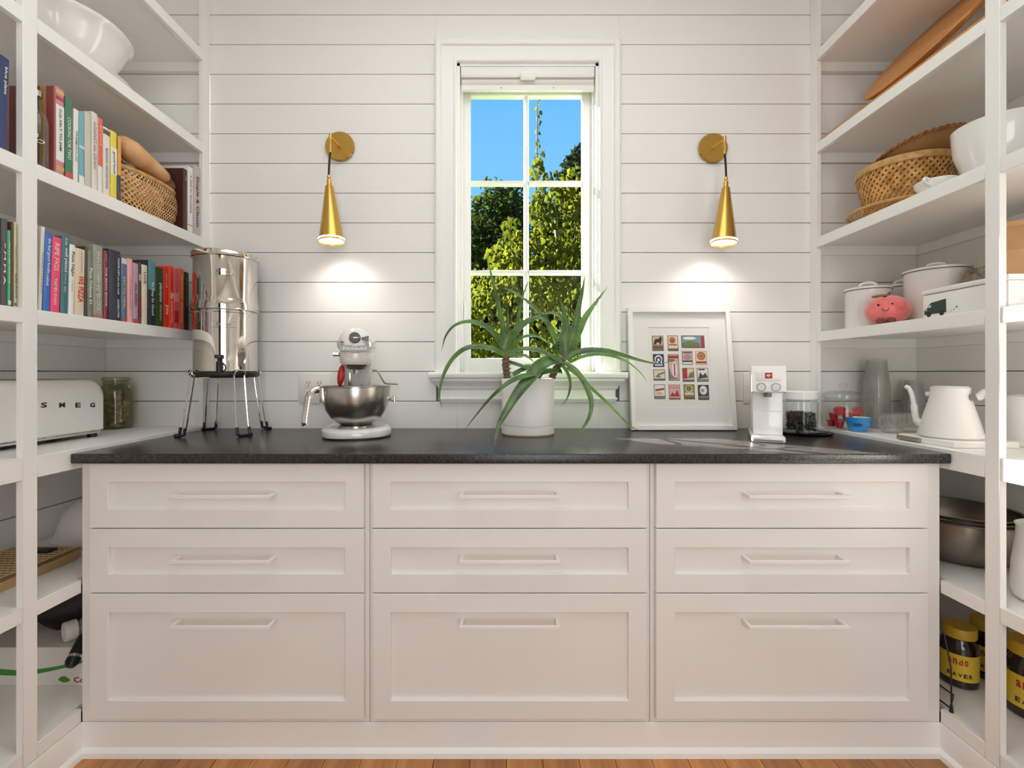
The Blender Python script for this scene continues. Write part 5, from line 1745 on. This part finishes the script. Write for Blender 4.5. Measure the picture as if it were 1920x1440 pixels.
# peach plush
PEACH = M('peach_plush', (234, 124, 122), .9, sheen=.6, var=.18, vscale=30, dark=(222, 98, 94), bump=.6, bscale=260)
pp_ = thing('plush_peach', (1.378, 1.700, ZS), 'pink plush peach toy with a small smile', 'plush toy', rz=R(-39))
mb = MB()
n1, n2 = 40, 24
st = []
for i in range(n2 + 1):
    th = PI * i / n2
    ring = []
    for j in range(n1 + 1):
        a = 2 * PI * j / n1
        x_, y_, z_ = math.sin(th) * math.cos(a), math.sin(th) * math.sin(a), math.cos(th)
        crease = math.exp(-((x_ + .12) / .10) ** 2) * (.10 if z_ > .1 else .03) * max(0, z_ + .3)
        k_ = 1 - crease
        ring.append((x_ * .067 * k_, y_ * .060 * k_, .054 + z_ * .0545 * k_ * (1 if z_ > -.7 else .98)))
    st.append(ring)
mb.sweep(st)
pb = mb.build('body', PEACH, pp_, sharp=80)
EYE = M('plush_eye', (26, 18, 18), .2)
for sx in (-.026, .012):
    MB().ball((sx, -.0535, .070), .0042, n=12, m=8).build('eye', EYE, pb)
MB().tube(spline([(-.016, -.0590, .056), (-.012, -.0605, .049), (-.006, -.0612, .047), (0, -.0605, .049), (.004, -.0590, .056)], 5), .0012, n=6).build('smile', EYE, pb)
MB().ball((-.02, -.004, .108), (.030, .014, .006), n=16, m=8, mat=Matrix.Rotation(R(-25), 4, 'Z')).build('leaf', M('plush_leaf', (134, 128, 70), .9), pp_)
MB().tube([(-.006, 0, .102), (.0, 0, .112), (.008, 0, .118)], .005, n=8).build('stem', M('plush_stem', (140, 76, 60), .9), pp_)
for sx in (-.022, .010):
    MB().ball((sx, -.046, .012), (.013, .014, .0115), n=14, m=8).build('foot', M('plush_foot', (120, 66, 58), .9), pp_)

# white tin with a van printed on it
tn = thing('storage_tin', (1.336, 1.385, ZS), 'white tin box printed with a dark green van', 'tin')
MB().box(0, .13, -.135, .125, 0, .076, bev=.005, seg=2).build('box', ENAMEL, tn)
MB().box(-.003, .133, -.138, .128, .0765, .092, bev=.004, seg=2).build('lid', ENAMEL, tn)
VG = ink((36, 56, 46))
MY = Matrix(((0, 0, -1, 0), (-1, 0, 0, 0), (0, 1, 0, 0), (0, 0, 0, 1)))   # local x -> -Y, local y -> Z, out -> -X
def vprint(poly, m_, name, d=.0004):
    return MB().prism(poly, .0001, d, MY).build(name, m_, tn)
# u runs toward the viewer (-Y); van sits at the far end of the face
vu = -.118
van = [(vu, .012), (vu, .026), (vu + .010, .032), (vu + .016, .042), (vu + .024, .048), (vu + .074, .054), (vu + .075, .012)]
vprint(van, VG, 'van_print')
vprint([(vu + .013, .033), (vu + .017, .041), (vu + .024, .041), (vu + .024, .033)], ink((176, 190, 184)), 'van_window', .0006)
vprint([(vu + .003, .024), (vu + .003, .028), (vu + .010, .028), (vu + .010, .024)], ink((176, 190, 184)), 'van_window', .0006)
for du in (.016, .060):
    vprint([(vu + du + .008 * math.cos(2 * PI * i / 18), .012 + .008 * math.sin(2 * PI * i / 18)) for i in range(18)], ink((24, 30, 28)), 'van_wheel', .0007)
for i, (du, z_, r_) in enumerate(((.084, .012, .0012), (.092, .014, .0014), (.100, .018, .0018), (.108, .024, .0030))):
    vprint([(vu + du + r_ * math.cos(2 * PI * k / 10), z_ + r_ * math.sin(2 * PI * k / 10)) for k in range(10)], ink((90, 92, 90)), 'smoke_puff')

# crumpled clear bag lying on the canister side and kraft bags past the upright
def crumple(name, loc, sx, sy, sz, m_, label, cat, seed):
    random.seed(seed)
    st = []
    for i in range(13):
        th = PI * i / 12
        ring = []
        for j in range(33):
            a = 2 * PI * (j % 32) / 32
            k_ = 1 + .12 * math.sin(5 * a + 3 * th + seed) + .08 * math.sin(11 * a - 5 * th) + .05 * math.sin(17 * a + 7 * th)
            ring.append((math.sin(th) * math.cos(a) * sx * k_, math.sin(th) * math.sin(a) * sy * k_, sz + math.cos(th) * sz * k_ * .86))
        st.append(ring)
    o = MB().sweep(st).build(name, m_, None, loc, sharp=22)
    return tag(o, label, cat)
crumple('plastic_bag', (1.535, 1.545, ZS + .012), .042, .040, .082, glass('bag_film', (240, 238, 234), .5, .1, .10), 'crumpled clear plastic bag behind the white tin', 'bag', 4)
KRAFT = M('kraft_paper', (196, 154, 112), .75, var=.08, vscale=14)
kb = thing('kraft_bag', (1.628, 1.415, ZS), 'brown kraft paper bag with white print past the upright', 'paper bag', rz=R(42))
mb = MB()
mb.sweep([[(a, b, z) for (a, b) in ((-.07, -.11), (.07, -.11), (.07, .11), (-.07, .11), (-.07, -.11))] for z in (0, .10, .20)] + [[(a, b, z) for (a, b) in ((-.012, -.11), (.012, -.11), (.012, .11), (-.012, .11), (-.012, -.11))] for z in (.285, .30)])
mb.build('bag_body', KRAFT, kb, sharp=20)
PRW = ink((238, 234, 228))
MX_ = Matrix(((0, 0, -1, -.0702), (-1, 0, 0, 0), (0, 1, 0, 0), (0, 0, 0, 1)))
MB().prism([(.034 + .022 * math.cos(2 * PI * i / 28), .20 + .022 * math.sin(2 * PI * i / 28)) for i in range(28)], .0, .0004, MX_).build('round_print', PRW, kb)
MB().prism([(.034 + .015 * math.cos(2 * PI * i / 28), .20 + .015 * math.sin(2 * PI * i / 28)) for i in range(28)], .0004, .0007, MX_).build('round_print', KRAFT, kb)
MB().prism([(.015, .05), (.015, .12), (.024, .135), (.024, .15), (.046, .15), (.046, .135), (.055, .12), (.055, .05)], .0, .0004, MX_).build('bottle_print', PRW, kb)
MB().prism([(.020, .055), (.020, .118), (.050, .118), (.050, .055)], .0004, .0007, MX_).build('bottle_print', ink((150, 166, 172)), kb)

# ---- shelf with baskets (z 1.7245)
ZB = 1.7248
ft = thing('woven_tray', (1.470, 1.745, ZB), 'flat round bamboo tray under the deep woven basket', 'tray')
def ff(u, v):
    a = 2 * PI * u
    r = .120 + .048 * v
    return (r * math.cos(a), r * math.sin(a), .003 + .030 * v ** 1.4)
tag(weave(ff, 60, 1, .0046, .06).build('weave', BAMD, ft, sharp=0, recalc=False), kind='stuff')
MB().tube([(Vector(ff(i / 64, 1.0)))[:] for i in range(64)], .0055, n=8, closed=True).build('rim', BAMR, ft)
MB().lathe([(0, .0005), (.121, .0005), (.121, .004), (0, .004)], n=48).build('base', BAMD, ft)
wb_ = thing('woven_basket', (1.470, 1.735, ZB + .0045), 'deep round bamboo basket with a pierced weave on the right shelf', 'basket')
def fw(u, v):
    a = 2 * PI * u
    r = .104 + .040 * math.sin(v * PI / 2)
    return (r * math.cos(a), r * math.sin(a), .002 + .165 * v)
tag(weave(fw, 44, 1, .0092, .16).build('weave', BAMD, wb_, sharp=0, recalc=False), kind='stuff')
mb = MB()
mb.lathe([(.1425, .160), (.1475, .160), (.149, .165), (.149, .180), (.147, .184), (.142, .184), (.1405, .178), (.1405, .162)], n=64)
mb.build('rim', BAMR, wb_)
MB().lathe([(0, .0005), (.105, .0005), (.105, .003), (0, .003)], n=48).build('base', BAMD, wb_)
MB().lathe([(.101, .002), (.125, .06), (.136, .12), (.139, .16)], n=48).build('lining', M('basket_inside', (150, 108, 58), .7), wb_)
# second basket, tipped on its side against the wall behind
wl_ = thing('winnowing_basket', (1.492, 1.690, ZB + .216), 'shallow braided-rim basket tipped up inside the deep basket', 'basket', rot=(R(-13), R(-4), 0))
def fl_(u, v):
    a = 2 * PI * u
    r = .045 + .098 * v
    return (r * math.cos(a), r * math.sin(a), -.055 + .055 * v ** 1.8)
tag(weave(fl_, 70, 1, .0085, .10).build('weave', BAMD, wl_, sharp=0, recalc=False), kind='stuff')
MB().lathe([(0, -.056), (.05, -.056), (.10, -.043), (.128, -.02), (.141, -.003)], n=48).build('lining', M('basket_inside', (150, 108, 58), .7), wl_)
mb = MB()
for ph in (0, PI):
    mb.tube([((.144 + .004 * math.cos(i * .9 + ph)) * math.cos(2 * PI * i / 168), (.144 + .004 * math.cos(i * .9 + ph)) * math.sin(2 * PI * i / 168), .004 * math.sin(i * .9 + ph)) for i in range(168)], .0042, n=6, closed=True)
mb.build('braided_rim', M('braid_dark', (150, 96, 52), .6, var=.4, vscale=60), wl_)
ws_ = thing('steamer_lid', (1.500, 1.790, ZB + .190), 'plain bamboo lid resting in the deep basket beside the braided one', 'lid', rot=(R(6), R(-5), 0))
MB().lathe([(0, .02), (.06, .022), (.108, .014), (.116, .006), (.116, 0), (.110, 0), (.104, .010), (0, .016)], n=48).build('lid', BAMB, ws_)
# white ceramics at the near end
wbw = MB().lathe([(0, 0), (.045, 0), (.050, .003), (.052, .010), (.082, .045), (.100, .095), (.104, .140), (.106, .168), (.103, .170), (.100, .140), (.096, .096), (.078, .048), (.045, .016), (0, .012)], n=56).build('mixing_bowl', CERAM, None, (1.470, 1.405, ZB))
tag(wbw, 'deep glossy white bowl next to the bamboo baskets', 'bowl')
cr = thing('soup_cup', (1.366, 1.495, ZB), 'low white cup with a loop handle in front of the basket', 'cup', rz=R(35))
MB().lathe([(0, 0), (.034, 0), (.037, .003), (.052, .020), (.056, .034), (.0545, .036), (.051, .024), (.034, .008), (0, .006)], n=40).build('body', CERAM, cr)
MB().tube(spline([(-.048, .004, .018), (-.066, .010, .020), (-.074, .012, .030), (-.066, .010, .037), (-.050, .004, .033)], 5), .0042, n=10).build('handle', CERAM, cr)

# ---- top right shelf (z 2.125)
ZA = 2.1254
BRD = wood('board_wood', (176, 116, 58), (212, 150, 84), 'Y', 9, .5)
BRD2 = wood('board_wood_round', (170, 112, 56), (208, 148, 84), 'Y', 7, .5)
lb = MB().box(1.3275, 1.60, 1.20, 1.972, ZA, ZA + .023, bev=.003, seg=2).build('cutting_board', BRD, None)
tag(lb, 'long flat wooden cutting board at the edge of the top right shelf', 'cutting board')
TH_ = 48
r_ = .225
cc = Vector((1.345 + r_ * math.cos(R(TH_)), 1.665, ZA + .0245 + r_ * math.sin(R(TH_)) + .012))
rd = MB().lathe([(0, -.011), (r_ - .016, -.011), (r_ - .002, .002), (r_, .007), (r_ - .003, .011), (0, .011)], n=72).build('round_board', BRD2, None, cc, rot=(0, R(-TH_), 0))
tag(rd, 'round wooden serving board leaning over the cutting board', 'serving board')
gdm = thing('glass_cloche', (1.665, 1.76, ZA), 'clear glass dome behind the round wooden board', 'cloche')
MB().lathe([(.096, 0), (.099, .001), (.099, .13), (.092, .19), (.066, .235), (.03, .255), (0, .258), (0, .254), (.03, .251), (.063, .232), (.089, .188), (.096, .13)], n=48).build('dome', GLASS, gdm)
MB().lathe([(0, .258), (.008, .258), (.008, .266), (.016, .278), (.012, .292), (0, .296)], n=20).build('knob', GLASS, gdm)

# ---- low right shelf (z .528): nested steel bowls and a white jug
for i, (rr_, zz_, hh, lb_) in enumerate(((.195, 0, .142, 'largest of the nested steel mixing bowls, outermost'), (.182, .004, .150, 'middle of the nested steel mixing bowls'), (.168, .008, .158, 'smallest of the nested steel mixing bowls, innermost'))):
    o = MB().lathe([(0, zz_), (rr_ * .62, zz_), (rr_ * .72, zz_ + .006), (rr_ * .90, zz_ + .05), (rr_ * .97, hh * .8), (rr_ * .975, hh - .004), (rr_, hh - .002), (rr_ + .002, hh), (rr_, hh + .002), (rr_ * .96, hh), (rr_ * .955, hh * .8), (rr_ * .885, zz_ + .052), (rr_ * .71, zz_ + .009), (0, zz_ + .003)], n=64).build('mixing_bowl', DSTEEL, None, (1.552, 1.625, .5283))
    tag(o, lb_, 'bowl', 'nested steel bowls')
jg = thing('plastic_jug', (1.470, 1.262, .5283), 'white plastic jug past the upright on the low shelf', 'jug')
MB().lathe([(0, 0), (.062, 0), (.076, .010), (.082, .035), (.080, .10), (.072, .165), (.070, .200), (.074, .208), (.070, .210), (.066, .200), (.068, .165), (.076, .10), (.078, .036), (0, .010)], n=44).build('body', PLASW, jg)
MB().tube(spline([(-.02, -.070, .185), (-.03, -.105, .180), (-.032, -.115, .13), (-.028, -.105, .075), (-.02, -.078, .06)], 5), .009, n=10).build('handle', PLASW, jg)

# ---- bottom right shelf: spread jars with yellow lids
ZF = .1393
JARD = M('dark_spread_jar', (40, 24, 18), .12, coat=.5)
YEL = M('yellow_lid', (206, 166, 44), .4)
YLB = M('yellow_label', (226, 192, 60), .5)
def spread_jar(x, y, r, h, ang, label, text=True):
    root = thing('spread_jar', (x, y, ZF), label, 'jar', 'dark jars with yellow lids')
    MB().lathe([(0, 0), (r * .9, 0), (r, .006), (r, h * .66), (r * .92, h * .74), (r * .80, h * .79), (r * .80, h * .83), (0, h * .83)], n=40).build('body', JARD, root)
    MB().lathe([(0, h * .831), (r * .9, h * .831), (r * .92, h * .84), (r * .92, h * .975), (r * .86, h), (0, h)], n=40).build('lid', YEL, root)
    st = []
    for k in range(21):
        a = ang + (k - 10) / 10 * 1.35
        st.append([((r + .0006) * math.cos(a), (r + .0006) * math.sin(a), h * .14), ((r + .0006) * math.cos(a), (r + .0006) * math.sin(a), h * .58)])
    lbl = MB().sweep(st).build('label', YLB, root, recalc=False)
    if text:
        for (tx_, u, z_, w_, h_, c_) in (('ando', -.1, .46, .95, .10, (186, 36, 30)), ('EAVER', .0, .24, .95, .07, (40, 34, 26))):
            for ci, ch in enumerate(tx_):
                a = ang + u + (ci - (len(tx_) - 1) / 2) * .26 + .02
                n_ = Vector((math.cos(a), math.sin(a), 0))
                t_ = Vector((-math.sin(a), math.cos(a), 0))
                lettering(ch, r * .20, h * h_, ink(c_), lbl, n_ * (r + .0009) + Vector((0, 0, h * z_)), t_, (0, 0, 1), bold=.03, name='label_letter')
        a = ang + .95
        n_ = Vector((math.cos(a), math.sin(a), 0))
spread_jar(1.480, 1.540, .050, .187, R(-130), 'dark jar with a yellow lid and label nearest the drawers')
spread_jar(1.615, 1.575, .050, .187, R(-138), 'dark jar with a yellow lid hidden behind the upright', True)
spread_jar(1.560, 1.395, .058, .215, R(-138), 'dark jar with a yellow label at the right picture edge', True)
wr = thing('wire_rack', (1.40, 1.50, ZF), 'thin black wire rack beside the yellow-lidded jars', 'rack')
mb = MB()
bx0, bx1, by0, by1 = -.075, -.012, -.10, .10
mb.tube([(bx0, by0, .010), (bx1, by0 + .06, .010), (bx1, by1, .010), (bx0, by1, .010)], .0022, n=6, closed=True)
mb.tube([(bx0, by0, .010), (bx0 - .002, by0 - .001, .13)], .0022, n=6)
mb.tube([(bx0, by1, .010), (bx0, by1, .30)], .0022, n=6)
mb.tube([(bx0 - .002, by0 - .001, .13), (bx0 - .01, by0 + .03, .30), (bx0, by1, .30)], .0022, n=6)
mb.build('wire_frame', BLACK, wr)
MB().cyl((bx0, by0, 0), (bx0, by0, .022), .0055, .0035, n=10).build('rubber_foot', BLACK, wr)
